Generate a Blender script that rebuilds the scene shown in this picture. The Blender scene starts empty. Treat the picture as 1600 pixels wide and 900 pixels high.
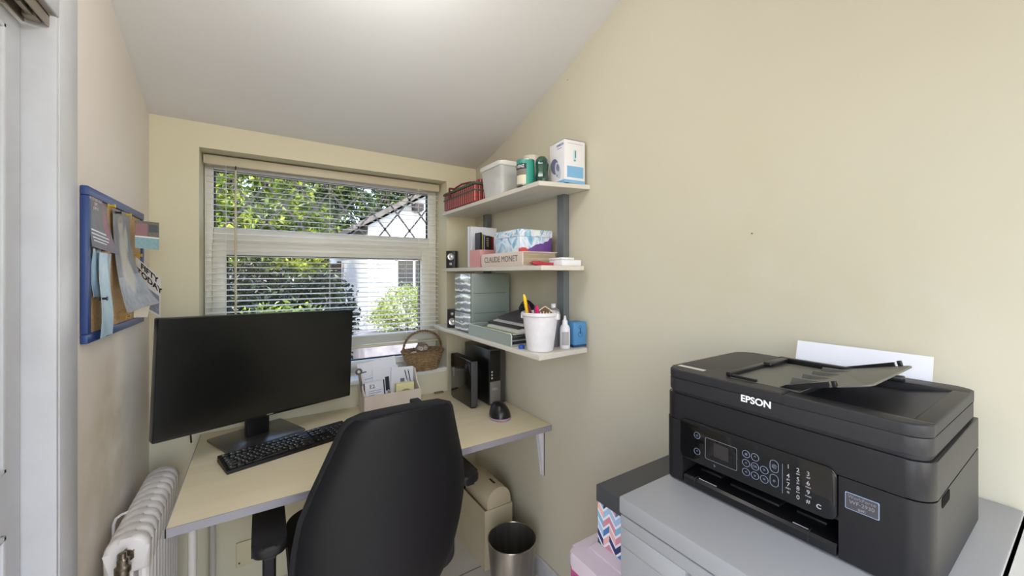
import bpy, bmesh, math, random
import numpy as np
from mathutils import Vector, Matrix, Euler
PI = math.pi
S = bpy.context.scene
C = S.collection
R = math.radians

# ------------------------------------------------------------------ camera, world, lights
EYE = 1.41
YAW = math.atan(392 / 605)
cam_d = bpy.data.cameras.new('camera'); cam = bpy.data.objects.new('camera', cam_d); C.objects.link(cam)
cam.location = (0, 0, EYE)
cam.rotation_euler = (PI / 2, 0, -YAW)
cam_d.sensor_width = 36; cam_d.lens = 605 / 1600 * 36
cam_d.shift_y = -22 / 1600
cam_d.clip_start = 0.02; cam_d.clip_end = 200
S.camera = cam
S.view_settings.view_transform = 'Standard'
S.view_settings.look = 'None'
S.view_settings.gamma = 1
S.view_settings.exposure = 0.0
S.view_settings.use_curve_mapping = False

w = bpy.data.worlds.new('world'); S.world = w; w.use_nodes = True
nt = w.node_tree; bg = nt.nodes['Background']
sky = nt.nodes.new('ShaderNodeTexSky'); sky.sky_type = 'NISHITA'
sky.sun_disc = False; sky.sun_elevation = R(48); sky.sun_rotation = R(200); sky.air_density = 1.0; sky.dust_density = 1.5
nt.links.new(sky.outputs[0], bg.inputs[0]); bg.inputs[1].default_value = 0.85

def light(name, kind, loc, rot, energy, color=(1, 1, 1), **k):
    l = bpy.data.lights.new(name, kind); l.energy = energy; l.color = color
    for a, b in k.items(): setattr(l, a, b)
    o = bpy.data.objects.new(name, l); o.location = loc; o.rotation_euler = rot; C.objects.link(o); return o
# the sun stands behind the house, to the left, and lights the garden
light('sun', 'SUN', (0, 0, 8), (R(47), 0, R(-38)), 3.0, (1, .96, .88), angle=R(0.6))
# added fill light behind the camera, brightens the room from the rear
light('rear_fill', 'AREA', (0.35, -1.45, 1.35), (R(90), 0, 0), 7.5, (.97, .98, 1), shape='RECTANGLE', size=1.25, size_y=2.1)
# added fill light in a made-up left wall gap, lifts the right wall
light('side_fill', 'AREA', (-.52, -.45, 1.15), (R(90), 0, R(-90)), 7, (.98, .99, 1), shape='RECTANGLE', size=1.0, size_y=1.9)
# added point light above the frame, evens out the room; no fitting
light('overhead_fill', 'POINT', (0.24, 0.90, 2.18), (0, 0, 0), 9, (1, .985, .96), shadow_soft_size=.13)

# ------------------------------------------------------------------ materials
def lin(h):
    if isinstance(h, str):
        h = h.lstrip('#'); c = [int(h[i:i + 2], 16) / 255 for i in (0, 2, 4)]
    else: c = h
    return tuple((x / 12.92 if x <= .04045 else ((x + .055) / 1.055) ** 2.4) for x in c) + (1,)
def mat(name, col, rough=.5, metal=0, noise=None, bump=None, spec=None, coat=0, alpha=None, trans=None, sss=None, ior=None):
    """noise=(scale, second colour, amount) ; bump=(scale, strength)"""
    m = bpy.data.materials.new(name); m.use_nodes = True
    n = m.node_tree.nodes; l = m.node_tree.links; b = n['Principled BSDF']
    b.inputs['Base Color'].default_value = lin(col); b.inputs['Roughness'].default_value = rough; b.inputs['Metallic'].default_value = metal
    if spec is not None: b.inputs['Specular IOR Level'].default_value = spec
    if coat: b.inputs['Coat Weight'].default_value = coat; b.inputs['Coat Roughness'].default_value = .05
    if trans is not None: b.inputs['Transmission Weight'].default_value = trans
    if ior: b.inputs['IOR'].default_value = ior
    if alpha is not None: b.inputs['Alpha'].default_value = alpha
    if noise or bump:
        tc = n.new('ShaderNodeTexCoord')
    if noise:
        sc, c2, am = noise
        t = n.new('ShaderNodeTexNoise'); t.inputs['Scale'].default_value = sc if not isinstance(sc, tuple) else 1; t.inputs['Detail'].default_value = 4
        if isinstance(sc, tuple):
            mp = n.new('ShaderNodeMapping'); mp.inputs['Scale'].default_value = sc
            l.new(tc.outputs['Object'], mp.inputs[0]); l.new(mp.outputs[0], t.inputs[0])
        else: l.new(tc.outputs['Object'], t.inputs[0])
        mr = n.new('ShaderNodeMapRange'); mr.inputs[1].default_value = .35; mr.inputs[2].default_value = .7; mr.inputs[3].default_value = 0; mr.inputs[4].default_value = am
        l.new(t.outputs[0], mr.inputs[0])
        mx = n.new('ShaderNodeMix'); mx.data_type = 'RGBA'; mx.inputs[6].default_value = lin(col); mx.inputs[7].default_value = lin(c2)
        l.new(mr.outputs[0], mx.inputs[0]); l.new(mx.outputs[2], b.inputs['Base Color'])
    if bump:
        t = n.new('ShaderNodeTexNoise'); t.inputs['Scale'].default_value = bump[0]; t.inputs['Detail'].default_value = 3
        l.new(tc.outputs['Object'], t.inputs[0]); bp = n.new('ShaderNodeBump'); bp.inputs['Strength'].default_value = bump[1]; bp.inputs['Distance'].default_value = .002
        l.new(t.outputs[0], bp.inputs['Height']); l.new(bp.outputs[0], b.inputs['Normal'])
    return m
class G:
    """tiny node-graph helper"""
    def __init__(s, name, rough=.5):
        s.m = bpy.data.materials.new(name); s.m.use_nodes = True
        s.n = s.m.node_tree.nodes; s.l = s.m.node_tree.links; s.b = s.n['Principled BSDF']; s.b.inputs['Roughness'].default_value = rough
        s.tc = s.n.new('ShaderNodeTexCoord')
    def put(s, sock, v):
        if hasattr(v, 'links') or hasattr(v, 'is_linked'): s.l.new(v, sock)
        else: sock.default_value = v
    def math(s, op, a, b=None, c=None, clamp=False):
        x = s.n.new('ShaderNodeMath'); x.operation = op; x.use_clamp = clamp; s.put(x.inputs[0], a)
        if b is not None: s.put(x.inputs[1], b)
        if c is not None: s.put(x.inputs[2], c)
        return x.outputs[0]
    def sep(s, v):
        x = s.n.new('ShaderNodeSeparateXYZ'); s.l.new(v, x.inputs[0]); return x.outputs
    def mix(s, f, a, b):
        x = s.n.new('ShaderNodeMix'); x.data_type = 'RGBA'; s.put(x.inputs[0], f)
        for i, v in ((6, a), (7, b)):
            if isinstance(v, str): v = lin(v)
            s.put(x.inputs[i], v)
        return x.outputs[2]
    def noise(s, scale, vec=None, detail=3, col=False, dist=0):
        x = s.n.new('ShaderNodeTexNoise'); x.inputs['Scale'].default_value = scale; x.inputs['Detail'].default_value = detail; x.inputs['Distortion'].default_value = dist
        s.l.new(vec or s.tc.outputs['Object'], x.inputs[0]); return x.outputs[1 if col else 0]
    def ramp(s, f, stops, const=False):
        x = s.n.new('ShaderNodeValToRGB'); s.put(x.inputs[0], f); e = x.color_ramp.elements
        if const: x.color_ramp.interpolation = 'CONSTANT'
        while len(e) > len(stops): e.remove(e[-1])
        while len(e) < len(stops): e.new(1)
        for q, (p, c) in zip(e, stops): q.position = p; q.color = lin(c) if isinstance(c, str) else c
        return x.outputs[0]
    def ell(s, u, v, cx, cy, rx, ry, soft=.15):
        a = s.math('DIVIDE', s.math('SUBTRACT', u, cx), rx); b = s.math('DIVIDE', s.math('SUBTRACT', v, cy), ry)
        d = s.math('SQRT', s.math('ADD', s.math('MULTIPLY', a, a), s.math('MULTIPLY', b, b)))
        return s.math('DIVIDE', s.math('SUBTRACT', 1 + soft, d), 2 * soft, clamp=True)
    def rect(s, u, v, x0, x1, y0, y1):
        a = s.math('MULTIPLY', s.math('GREATER_THAN', u, x0), s.math('LESS_THAN', u, x1))
        b = s.math('MULTIPLY', s.math('GREATER_THAN', v, y0), s.math('LESS_THAN', v, y1))
        return s.math('MULTIPLY', a, b)
    def out(s, c): s.l.new(c, s.b.inputs['Base Color']); return s.m

def wall_mat(name, base, second, stain=None):
    g = G(name, .75)
    c = g.mix(g.math('MULTIPLY', g.ramp(g.noise(1.7, detail=5), [(.35, (0, 0, 0, 1)), (.7, (1, 1, 1, 1))]), .55), base, second)
    if stain:
        o = g.sep(g.tc.outputs['Object'])
        for (ax, cy, cz, ry, rz, col, am) in stain:
            f = g.ell(o[ax], o[2], cy, cz, ry, rz, .9)
            f = g.math('MULTIPLY', g.math('MULTIPLY', f, am), g.ramp(g.noise(9, detail=5), [(.3, (0, 0, 0, 1)), (.65, (1, 1, 1, 1))]))
            c = g.mix(f, c, col)
    bp = g.n.new('ShaderNodeBump'); bp.inputs['Strength'].default_value = .12; bp.inputs['Distance'].default_value = .003
    g.l.new(g.noise(45, detail=4), bp.inputs['Height']); g.l.new(bp.outputs[0], g.b.inputs['Normal'])
    return g.out(c)
W_CREAM = wall_mat('cream_paint', '#cec8b4', '#cac4b0', [(1, .55, 1.45, .25, .2, '#c6bc9c', .35), (1, 1.5, 1.35, .12, .25, '#c2b898', .4), (1, .2, 1.35, .15, .15, '#c6bc9e', .3)])
W_BACK = wall_mat('pale_yellow_paint', '#d9d2b7', '#d4cdb2')
W_LEFT = wall_mat('off_white_paint', '#e8dfd5', '#e0d7ca', [(1, 1.66, .95, .16, .16, '#b3a27c', .5), (1, 1.5, .55, .3, .3, '#bfae8c', .5)])
W_CEIL = wall_mat('white_ceiling_paint', '#e0dfdd', '#dcdad9')
WHITE_GLOSS = mat('white_gloss_paint', '#cfd0d4', .35, noise=(14, '#c3c2c6', .5), bump=(60, .1))
UPVC = mat('white_upvc', '#eceae2', .3)
SILLM = mat('white_sill_paint', '#ece9df', .4)
BLACK_PL = mat('black_plastic', '#161518', .45, spec=.35, bump=(900, .15))
BLACK_GL = mat('black_gloss', '#0d0d0e', .08)
BLACK_SAT = mat('black_satin', '#141416', .3)
CHROME = mat('chrome', '#b9b4ab', .22, 1)
STEEL_P = mat('grey_steel_paint', '#8a8c8c', .4)

def floor_mat():
    g = G('floor_tiles', .35); o = g.sep(g.tc.outputs['Object'])
    br = g.n.new('ShaderNodeTexBrick'); br.offset = 0; br.inputs['Scale'].default_value = 1
    br.inputs['Brick Width'].default_value = .33; br.inputs['Row Height'].default_value = .33; br.inputs['Mortar Size'].default_value = .004
    br.inputs['Color1'].default_value = lin('#d6d1cb'); br.inputs['Color2'].default_value = lin('#cfcac4'); br.inputs['Mortar'].default_value = lin('#6f6a64')
    g.l.new(g.tc.outputs['Object'], br.inputs[0])
    c = g.mix(g.math('MULTIPLY', g.noise(6, detail=6), .4), br.outputs[0], '#b9b1a8')
    return g.out(c)
def wood_mat(name, a, b, c3, scale=(1.2, 14, 14), rough=.42):
    g = G(name, rough)
    mp = g.n.new('ShaderNodeMapping'); mp.inputs['Scale'].default_value = scale; g.l.new(g.tc.outputs['Object'], mp.inputs[0])
    n1 = g.noise(1.6, mp.outputs[0], 6, dist=.6); n2 = g.noise(2.2, None, 2)
    c = g.mix(g.ramp(n1, [(.35, (0, 0, 0, 1)), (.7, (1, 1, 1, 1))]), a, b)
    c = g.mix(g.math('MULTIPLY', g.ramp(n2, [(.5, (0, 0, 0, 1)), (.75, (1, 1, 1, 1))]), .5), c, c3)
    return g.out(c)

# ------------------------------------------------------------------ mesh helpers
class MB:
    def __init__(s): s.bm = bmesh.new()
    def _add(s, t, M=None, mi=0, smooth=True):
        if M is not None: bmesh.ops.transform(t, matrix=M, verts=t.verts)
        bmesh.ops.recalc_face_normals(t, faces=t.faces)
        for f in t.faces: f.material_index = mi; f.smooth = smooth
        me = bpy.data.meshes.new('t'); t.to_mesh(me); t.free(); s.bm.from_mesh(me); bpy.data.meshes.remove(me)
        return s
    def box(s, x0, x1, y0, y1, z0, z1, bev=0, seg=2, M=None, mi=0):
        t = bmesh.new(); bmesh.ops.create_cube(t, size=1)
        bmesh.ops.scale(t, vec=(x1 - x0, y1 - y0, z1 - z0), verts=t.verts)
        bmesh.ops.translate(t, vec=((x0 + x1) / 2, (y0 + y1) / 2, (z0 + z1) / 2), verts=t.verts)
        if bev: bmesh.ops.bevel(t, geom=list(t.edges), offset=bev, segments=seg, affect='EDGES', profile=.5)
        return s._add(t, M, mi)
    def prism(s, pts, a, b, axis='z', bev=0, seg=2, M=None, mi=0):
        t = bmesh.new()
        def p3(p, h): return {'z': (p[0], p[1], h), 'y': (p[0], h, p[1]), 'x': (h, p[0], p[1])}[axis]
        va = [t.verts.new(p3(p, a)) for p in pts]; vb = [t.verts.new(p3(p, b)) for p in pts]
        fa = t.faces.new(va); fb = t.faces.new(vb[::-1]); n = len(pts)
        for i in range(n): t.faces.new((va[i], vb[i], vb[(i + 1) % n], va[(i + 1) % n]))
        if bev:
            es = list({e for f in (fa, fb) for e in f.edges})
            bmesh.ops.bevel(t, geom=es, offset=bev, segments=seg, affect='EDGES', profile=.5)
        return s._add(t, M, mi)
    def cyl(s, p0, p1, r0, r1=None, seg=24, cap=True, mi=0):
        r1 = r0 if r1 is None else r1
        p0 = Vector(p0); p1 = Vector(p1); d = p1 - p0
        t = bmesh.new(); bmesh.ops.create_cone(t, cap_ends=cap, segments=seg, radius1=r0, radius2=r1, depth=d.length)
        M = Matrix.Translation((p0 + p1) / 2) @ d.to_track_quat('Z', 'Y').to_matrix().to_4x4()
        return s._add(t, M, mi)
    def sphere(s, c, r, seg=20, M=None, mi=0):
        if not isinstance(r, (tuple, list)): r = (r, r, r)
        t = bmesh.new(); bmesh.ops.create_uvsphere(t, u_segments=seg, v_segments=max(8, seg * 2 // 3), radius=1)
        m = Matrix.Translation(c) @ Matrix.Diagonal((*r, 1))
        return s._add(t, (M @ m) if M is not None else m, mi)
    def lathe(s, prof, c=(0, 0, 0), seg=40, mi=0, M=None):
        t = bmesh.new(); rings = []
        for r, z in prof:
            rings.append([t.verts.new((r * math.cos(2 * PI * i / seg), r * math.sin(2 * PI * i / seg), z)) for i in range(seg)])
        for a, b in zip(rings, rings[1:]):
            for i in range(seg): t.faces.new((a[i], a[(i + 1) % seg], b[(i + 1) % seg], b[i]))
        if prof[0][0] > 1e-5: t.faces.new(rings[0][::-1])
        if prof[-1][0] > 1e-5: t.faces.new(rings[-1])
        bmesh.ops.remove_doubles(t, verts=t.verts, dist=1e-6)
        return s._add(t, (M or Matrix()) @ Matrix.Translation(c), mi)
    def tube(s, pts, r, seg=10, closed=False, mi=0, rf=None):
        pts = [Vector(p) for p in pts]; n = len(pts); t = bmesh.new(); rings = []; up = None
        for i, p in enumerate(pts):
            if closed: d = pts[(i + 1) % n] - pts[i - 1]
            else: d = pts[min(i + 1, n - 1)] - pts[max(i - 1, 0)]
            d.normalize()
            if up is None: up = d.orthogonal().normalized()
            up = (up - d * up.dot(d)).normalized(); b = d.cross(up)
            rr = r if rf is None else r * rf(i / (n - 1))
            rings.append([t.verts.new(p + (up * math.cos(2 * PI * k / seg) + b * math.sin(2 * PI * k / seg)) * rr) for k in range(seg)])
        m = n if closed else n - 1
        for i in range(m):
            a, b = rings[i], rings[(i + 1) % n]
            for k in range(seg): t.faces.new((a[k], a[(k + 1) % seg], b[(k + 1) % seg], b[k]))
        if not closed: t.faces.new(rings[0][::-1]); t.faces.new(rings[-1])
        return s._add(t, None, mi)
    def grid(s, f, nu, nv, th=0, mi=0, closed_u=False):
        """f(u,v)->(x,y,z); a sheet with thickness"""
        t = bmesh.new(); uvl = t.loops.layers.uv.new('UVMap')
        P = [[t.verts.new(f(i / nu, j / nv)) for j in range(nv + 1)] for i in range(nu + 1)]
        for i in range(nu):
            for j in range(nv):
                fc = t.faces.new((P[i][j], P[i + 1][j], P[i + 1][j + 1], P[i][j + 1]))
                for lp, (a, b) in zip(fc.loops, ((i, j), (i + 1, j), (i + 1, j + 1), (i, j + 1))): lp[uvl].uv = (a / nu, b / nv)
        if th:
            bmesh.ops.recalc_face_normals(t, faces=t.faces)
            bmesh.ops.solidify(t, geom=list(t.faces), thickness=th)
        for fc in t.faces: fc.material_index = mi; fc.smooth = True
        me = bpy.data.meshes.new('t'); t.to_mesh(me); t.free(); s.bm.from_mesh(me); bpy.data.meshes.remove(me)
        return s
    def build(s, name, m=None, parent=None, sharp=35, **props):
        bm = s.bm
        for e in bm.edges:
            if len(e.link_faces) == 2 and e.calc_face_angle(0) > R(sharp): e.smooth = False
        me = bpy.data.meshes.new(name); bm.to_mesh(me); bm.free()
        for q in (m if isinstance(m, (list, tuple)) else [m]): me.materials.append(q)
        o = bpy.data.objects.new(name, me); C.objects.link(o)
        if parent is not None: o.parent = parent
        for k, v in props.items():
            if v is not None: o[k] = v
        return o
def bx(*a, **k): return MB().box(*a, **k)
def rrect(x0, x1, y0, y1, r, seg=6, corners=(1, 1, 1, 1)):
    """corners order: (x1,y1),(x0,y1),(x0,y0),(x1,y0)"""
    P = []
    for (cx, cy, a0, on) in ((x1, y1, 0, corners[0]), (x0, y1, 90, corners[1]), (x0, y0, 180, corners[2]), (x1, y0, 270, corners[3])):
        if not on: P.append((cx, cy)); continue
        ox = cx - r if cx == x1 else cx + r; oy = cy - r if cy == y1 else cy + r
        for k in range(seg + 1):
            a = R(a0 + 90 * k / seg); P.append((ox + r * math.cos(a), oy + r * math.sin(a)))
    return P
def thing(name, label, cat, loc=(0, 0, 0), rz=0, group=None, rot=None):
    o = bpy.data.objects.new(name, None); C.objects.link(o); o.location = loc; o.rotation_euler = rot or (0, 0, rz)
    o.empty_display_size = .05
    o['label'] = label; o['category'] = cat
    if group: o['group'] = group
    return o
def tag(o, label, cat, group=None, kind=None):
    o['label'] = label; o['category'] = cat
    if group: o['group'] = group
    if kind: o['kind'] = kind
    return o
def place(o, loc, rz=0, rot=None):
    o.location = loc; o.rotation_euler = rot or (0, 0, rz); return o
def struct(o): o['kind'] = 'structure'; return o
def text(name, body, size, loc, rot, m, parent=None, ext=.0003, align='CENTER', bold=0, sx=1, label=None):
    c = bpy.data.curves.new(name, 'FONT'); c.body = body; c.size = size; c.extrude = ext; c.align_x = align; c.align_y = 'CENTER'; c.offset = bold
    c.materials.append(m); o = bpy.data.objects.new(name, c); C.objects.link(o); o.location = loc; o.rotation_euler = rot; o.scale = (sx, 1, 1)
    bpy.context.view_layer.update()
    me = bpy.data.meshes.new_from_object(o.evaluated_get(bpy.context.evaluated_depsgraph_get())); bpy.data.objects.remove(o); me.name = name
    o = bpy.data.objects.new(name, me); C.objects.link(o); o.location = loc; o.rotation_euler = rot; o.scale = (sx, 1, 1)
    if parent is not None: o.parent = parent
    if label: o['label'] = label
    return o
FACE_S = (PI / 2, 0, 0)            # text that faces -y
FACE_W = (PI / 2, 0, -PI / 2)      # text that faces -x

# ------------------------------------------------------------------ the room
XL, XR, YB = -.3786, 1.10, 2.103
RXL, RXR, RZ0, RZ1 = -.221, .9085, .845, 1.95     # window recess
struct(bx(-.9, 1.3, -1.5, 2.4, -.1, 0).build('floor', floor_mat()))
wb = MB()
wb.box(-.6, 1.3, YB, 2.33, -.1, RZ0).box(-.6, 1.3, YB, 2.33, RZ1, 2.4).box(-.6, RXL, YB, 2.33, RZ0, RZ1).box(RXR, 1.3, YB, 2.33, RZ0, RZ1)
struct(wb.build('wall_back', W_BACK))
struct(bx(XR, 1.3, -1.5, YB, -.1, 3.6).build('wall_right', W_CREAM))
wl = MB(); wl.box(-.6, XL, 1.262, YB, -.1, 2.6).box(-.6, XL, -1.5, 1.262, 1.98, 3.6).box(-.6, XL, .1, .5, -.1, 1.98).box(-.6, XL, -1.5, -1.05, -.1, 1.98)  # the gap behind the camera is made up for the side fill
struct(wl.build('wall_left', W_LEFT))
# wall behind the camera with an opening left for the added rear fill
wf = MB(); wf.box(-.6, 1.3, -1.62, -1.5, 2.5, 3.6).box(-.6, -.3, -1.62, -1.5, -.1, 2.5).box(1.0, 1.3, -1.62, -1.5, -.1, 2.5)
struct(wf.build('wall_front', W_CREAM))
LP = [(0, 2.05), (.2, 2.128), (.48, 2.23), (.8, 2.35), (1.134, 2.475), (3.8, 3.45)]
RP = [(0, 2.045), (.2, 2.083), (.405, 2.139), (.577, 2.196), (.814, 2.279), (1.134, 2.408), (3.8, 3.42)]
def itp(P, d):
    if d <= 0: return P[0][1]
    for (a, b), (c, e) in zip(P, P[1:]):
        if d <= c: return b + (e - b) * (d - a) / (c - a)
    return P[-1][1]
def ceil_f(u, v):
    x = -.6 + 1.9 * u; y = 2.13 - 3.75 * v
    k = min(1, max(0, (x - XL) / (XR - XL))); k = k ** 1.3
    return (x, y, itp(LP, YB - y) * (1 - k) + itp(RP, YB - y) * k)
struct(MB().grid(ceil_f, 12, 60).grid(lambda u, v: tuple(a + b for a, b in zip(ceil_f(1 - u, v), (0, 0, .15))), 12, 60).build('ceiling', W_CEIL))
struct(bx(XR - .014, XR, -1.3, YB, 0, .085, bev=.004).build('baseboard_right', WHITE_GLOSS))
# window board
sb = MB().prism([(RXL + .001, 2.262), (RXR - .001, 2.262), (RXR - .001, YB - .004), (.66, YB - .004), (.655, YB - .018), (RXL - .0, YB - .018), (RXL + .001, YB - .004)], RZ0, .868, bev=.004)
struct(sb.build('trim_1', SILLM))
# window
FY0, FY1 = 2.262, 2.32
win = MB()
for x0, x1, z0, z1 in ((RXL + .002, -.186, .87, 1.948), (.8587, RXR - .002, .87, 1.948), (-.186, .8587, 1.9, 1.948), (-.186, .8587, 1.555, 1.624), (-.186, .8587, .87, .895)):
    win.box(x0, x1, FY0, FY1, z0, z1, bev=.004)
window = struct(win.build('window_1', UPVC))
sash = MB()
for x0, x1, z0, z1 in ((-.19, -.1377, .893, 1.556), (.81, .862, .893, 1.556), (-.1377, .81, 1.4995, 1.556), (-.1377, .81, .893, .928)):
    sash.box(x0, x1, FY0 - .014, FY1 - .01, z0, z1, bev=.005)
sash.build('window_frame', UPVC, window)
gk = mat('black_rubber', '#17161c', .5); gb = MB()
for (x0, x1, z0, z1) in ((-.186, .8587, 1.624, 1.9), (-.1377, .81, .928, 1.4995)):
    for q in ((x0, x0 + .007, z0, z1), (x1 - .007, x1, z0, z1), (x0, x1, z0, z0 + .006), (x0, x1, z1 - .008, z1)): gb.box(q[0], q[1], 2.285, 2.3, q[2], q[3])
gb.build('gasket', gk, window)
glass = bpy.data.materials.new('window_glass'); glass.use_nodes = True; n = glass.node_tree.nodes; l = glass.node_tree.links; n.remove(n['Principled BSDF'])
tr = n.new('ShaderNodeBsdfTransparent'); gl = n.new('ShaderNodeBsdfGlossy'); gl.inputs['Roughness'].default_value = .01; mxs = n.new('ShaderNodeMixShader'); fr = n.new('ShaderNodeFresnel'); fr.inputs[0].default_value = 1.14
l.new(fr.outputs[0], mxs.inputs[0]); l.new(tr.outputs[0], mxs.inputs[1]); l.new(gl.outputs[0], mxs.inputs[2]); l.new(mxs.outputs[0], n['Material Output'].inputs[0])
gp = MB().box(-.186, .8587, 2.288, 2.292, 1.624, 1.9); gp.box(-.1377, .81, 2.288, 2.292, .928, 1.4995); gp.build('glass_pane', glass, window)
lead = mat('lead_strip', '#8a8990', .5, .3); lb = MB()
x0, x1, z0, z1 = -.186, .8587, 1.624, 1.9; sp = .145; sl = 1.28   # diamond pattern
for sgn in (1, -1):
    k = -6
    while k < 14:
        # z = z0 + sgn*sl*(x - xs)
        xs = x0 + .03 + k * sp + (0 if sgn > 0 else .07); pts = []
        for x in (x0, x1):
            z = z0 + sgn * sl * (x - xs)
            if z0 <= z <= z1: pts.append((x, z))
        for z in (z0, z1):
            x = xs + sgn * (z - z0) / sl
            if x0 < x < x1: pts.append((x, z))
        if len(pts) >= 2:
            (a, b), (c, d) = pts[0], pts[1]; v = Vector((c - a, 0, d - b))
            if v.length > .02:
                ang = math.atan2(d - b, c - a)
                lb.box(-v.length / 2, v.length / 2, -.003, .003, -.0045, .0045, M=Matrix.Translation(((a + c) / 2, 2.29, (b + d) / 2)) @ Matrix.Rotation(-ang, 4, 'Y'))
        k += 1
lb.build('lead_lattice', lead, window)
ob = MB().box(-.25, .93, 2.32, 2.45, .82, .86, bev=.005); ob.build('outer_sill', SILLM, window)
# door casing and door
struct(bx(XL + .0003, XL + .007, 1.2565, 1.357, 0, 2.075, bev=.003).build('trim_2', WHITE_GLOSS))
struct(bx(XL + .0003, XL + .007, .4, 1.2562, 1.972, 2.075, bev=.003).build('trim_3', WHITE_GLOSS))
struct(bx(-.475, XL + .005, 1.246, 1.2564, 0, 1.97, bev=.002).build('trim_4', WHITE_GLOSS))
dr = MB().box(-.462, -.424, .52, 1.244, .012, 1.938, bev=.003)
for (a, b) in ((.90, 1.175), (.56, .83)):
    for (z0, z1) in ((.15, .9), (1.02, 1.90)):
        for q in ((a, a + .012, z0, z1), (b - .012, b, z0, z1), (a, b, z0, z0 + .012), (a, b, z1 - .012, z1)): dr.box(-.426, -.418, q[0], q[1], q[2], q[3], bev=.003)
door = struct(dr.build('door_1', WHITE_GLOSS))
trk = MB().box(-.386, -.3835, .52, 1.244, 1.942, 1.968).box(-.4215, -.419, .52, 1.244, 1.942, 1.968).box(-.4215, -.3835, .52, 1.244, 1.965, 1.968).box(-.414, -.392, 1.215, 1.24, 1.944, 1.958, bev=.003)
trk.box(-.408, -.398, 1.17, 1.22, 1.947, 1.955, bev=.002)
tag(trk.build('door_track', mat('tarnished_metal', '#9b9082', .4, .7)), 'tarnished metal sliding door track under the door head', 'door track')

# ------------------------------------------------------------------ venetian blind
BLM = mat('cream_blind_metal', '#c9bfa6', .45)
SLM = mat('white_slat_metal', '#f0eee6', .4)
bl = thing('venetian_blind', 'cream metal venetian blind with open slats in the window recess', 'blind', (0, 0, 0))
BX0, BX1, BYC = RXL + .012, RXR - .012, 2.205
hb = MB().box(BX0, BX1, BYC - .02, BYC + .02, 1.902, 1.944, bev=.002); hb.box(BX0 - .006, BX0 + .002, BYC - .018, BYC + .018, 1.905, 1.942); hb.build('headrail', BLM, bl)
sb_ = MB(); z = 1.878; npz = []
TILT = R(6)
def slat(mb, z, tilt):
    n = 4; top = []; bot = []
    for i in range(n + 1):
        t = (i / n - .5); y = t * .0275; zz = .0022 * (1 - 4 * t * t)
        top.append((y * math.cos(tilt) - zz * math.sin(tilt), zz * math.cos(tilt) + y * math.sin(tilt)))
    bot = [(a, b - .0006) for a, b in top[::-1]]
    mb.prism([(BYC + a, z + b) for a, b in top + bot], BX0 + .002, BX1 - .002, axis='x')
while z > 1.075:
    slat(sb_, z, TILT); z -= .0258
for k in range(10): slat(sb_, 1.028 + k * .0048, R(1))
sb_.build('slats', SLM, bl)
MB().box(BX0 + .002, BX1 - .002, BYC - .013, BYC + .013, 1.008, 1.022, bev=.004, seg=3).build('bottom_rail', BLM, bl)
for i, x in enumerate((-.135, .3, .70)):
    cb = MB()
    for dy in (-.0135, .0135): cb.cyl((x, BYC + dy, 1.02), (x, BYC + dy, 1.905), .0007, seg=6)
    cb.build('ladder_cord', SLM, bl)
wd = MB().cyl((-.098, BYC - .026, 1.06), (-.098, BYC - .026, 1.885), .0042, seg=8); wd.build('tilt_wand', mat('cream_wand', '#c9bfa6', .3), bl)
MB().cyl((-.098, BYC - .026, 1.882), (-.098, BYC - .02, 1.905), .0025, seg=8).build('wand_hook', mat('dark_metal', '#4a443c', .4, .6), bl)
cb = MB()
for x in (.765, .769): cb.cyl((x, BYC - .022, 1.08), (x, BYC - .022, 1.905), .0007, seg=6)
cb.build('lift_cord', SLM, bl)

# ------------------------------------------------------------------ garden outside
def leaves(name, blobs, n, size, m, parent=None, seed=1):
    rng = np.random.default_rng(seed); V = []; F = []
    tot = sum(b[1][0] * b[1][2] for b in blobs)
    base = 0
    for (c, r) in blobs:
        k = max(10, int(n * r[0] * r[2] / tot))
        d = rng.normal(size=(k, 3)); d /= np.linalg.norm(d, axis=1)[:, None]
        rad = rng.uniform(.45, 1.05, size=(k, 1)) ** .6
        # clumping
        p = np.array(c) + d * rad * np.array(r) + rng.normal(size=(k, 3)) * .04
        a = rng.normal(size=(k, 3)); a /= np.linalg.norm(a, axis=1)[:, None]
        b = np.cross(a, rng.normal(size=(k, 3))); b /= np.linalg.norm(b, axis=1)[:, None]
        s = size * rng.uniform(.6, 1.3, size=(k, 1)); nn = np.cross(a, b) * s * .25
        q = np.stack([p - a * s, p + b * s * .45 + nn, p + a * s, p - b * s * .45 + nn], 1)
        V.append(q.reshape(-1, 3)); F.append(np.arange(4 * k).reshape(k, 4) + base); base += 4 * k
    V = np.concatenate(V); F = np.concatenate(F)
    me = bpy.data.meshes.new(name); me.from_pydata(V.tolist(), [], F.tolist()); me.materials.append(m)
    o = bpy.data.objects.new(name, me); C.objects.link(o)
    if parent is not None: o.parent = parent
    return o
def leaf_mat(name, stops, tl=.5, sc=2.2):
    g = G(name, .45); g.n.remove(g.b)
    c = g.ramp(g.noise(sc, detail=6), stops)
    d = g.n.new('ShaderNodeBsdfDiffuse'); t = g.n.new('ShaderNodeBsdfTranslucent'); m = g.n.new('ShaderNodeMixShader'); gl = g.n.new('ShaderNodeBsdfGlossy'); gl.inputs[1].default_value = .35
    m.inputs[0].default_value = tl; g.l.new(c, d.inputs[0]); g.l.new(c, t.inputs[0]); g.l.new(d.outputs[0], m.inputs[1]); g.l.new(t.outputs[0], m.inputs[2])
    m2 = g.n.new('ShaderNodeMixShader'); m2.inputs[0].default_value = .06; g.l.new(m.outputs[0], m2.inputs[1]); g.l.new(gl.outputs[0], m2.inputs[2])
    g.l.new(m2.outputs[0], g.n['Material Output'].inputs[0]); return g.m
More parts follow.
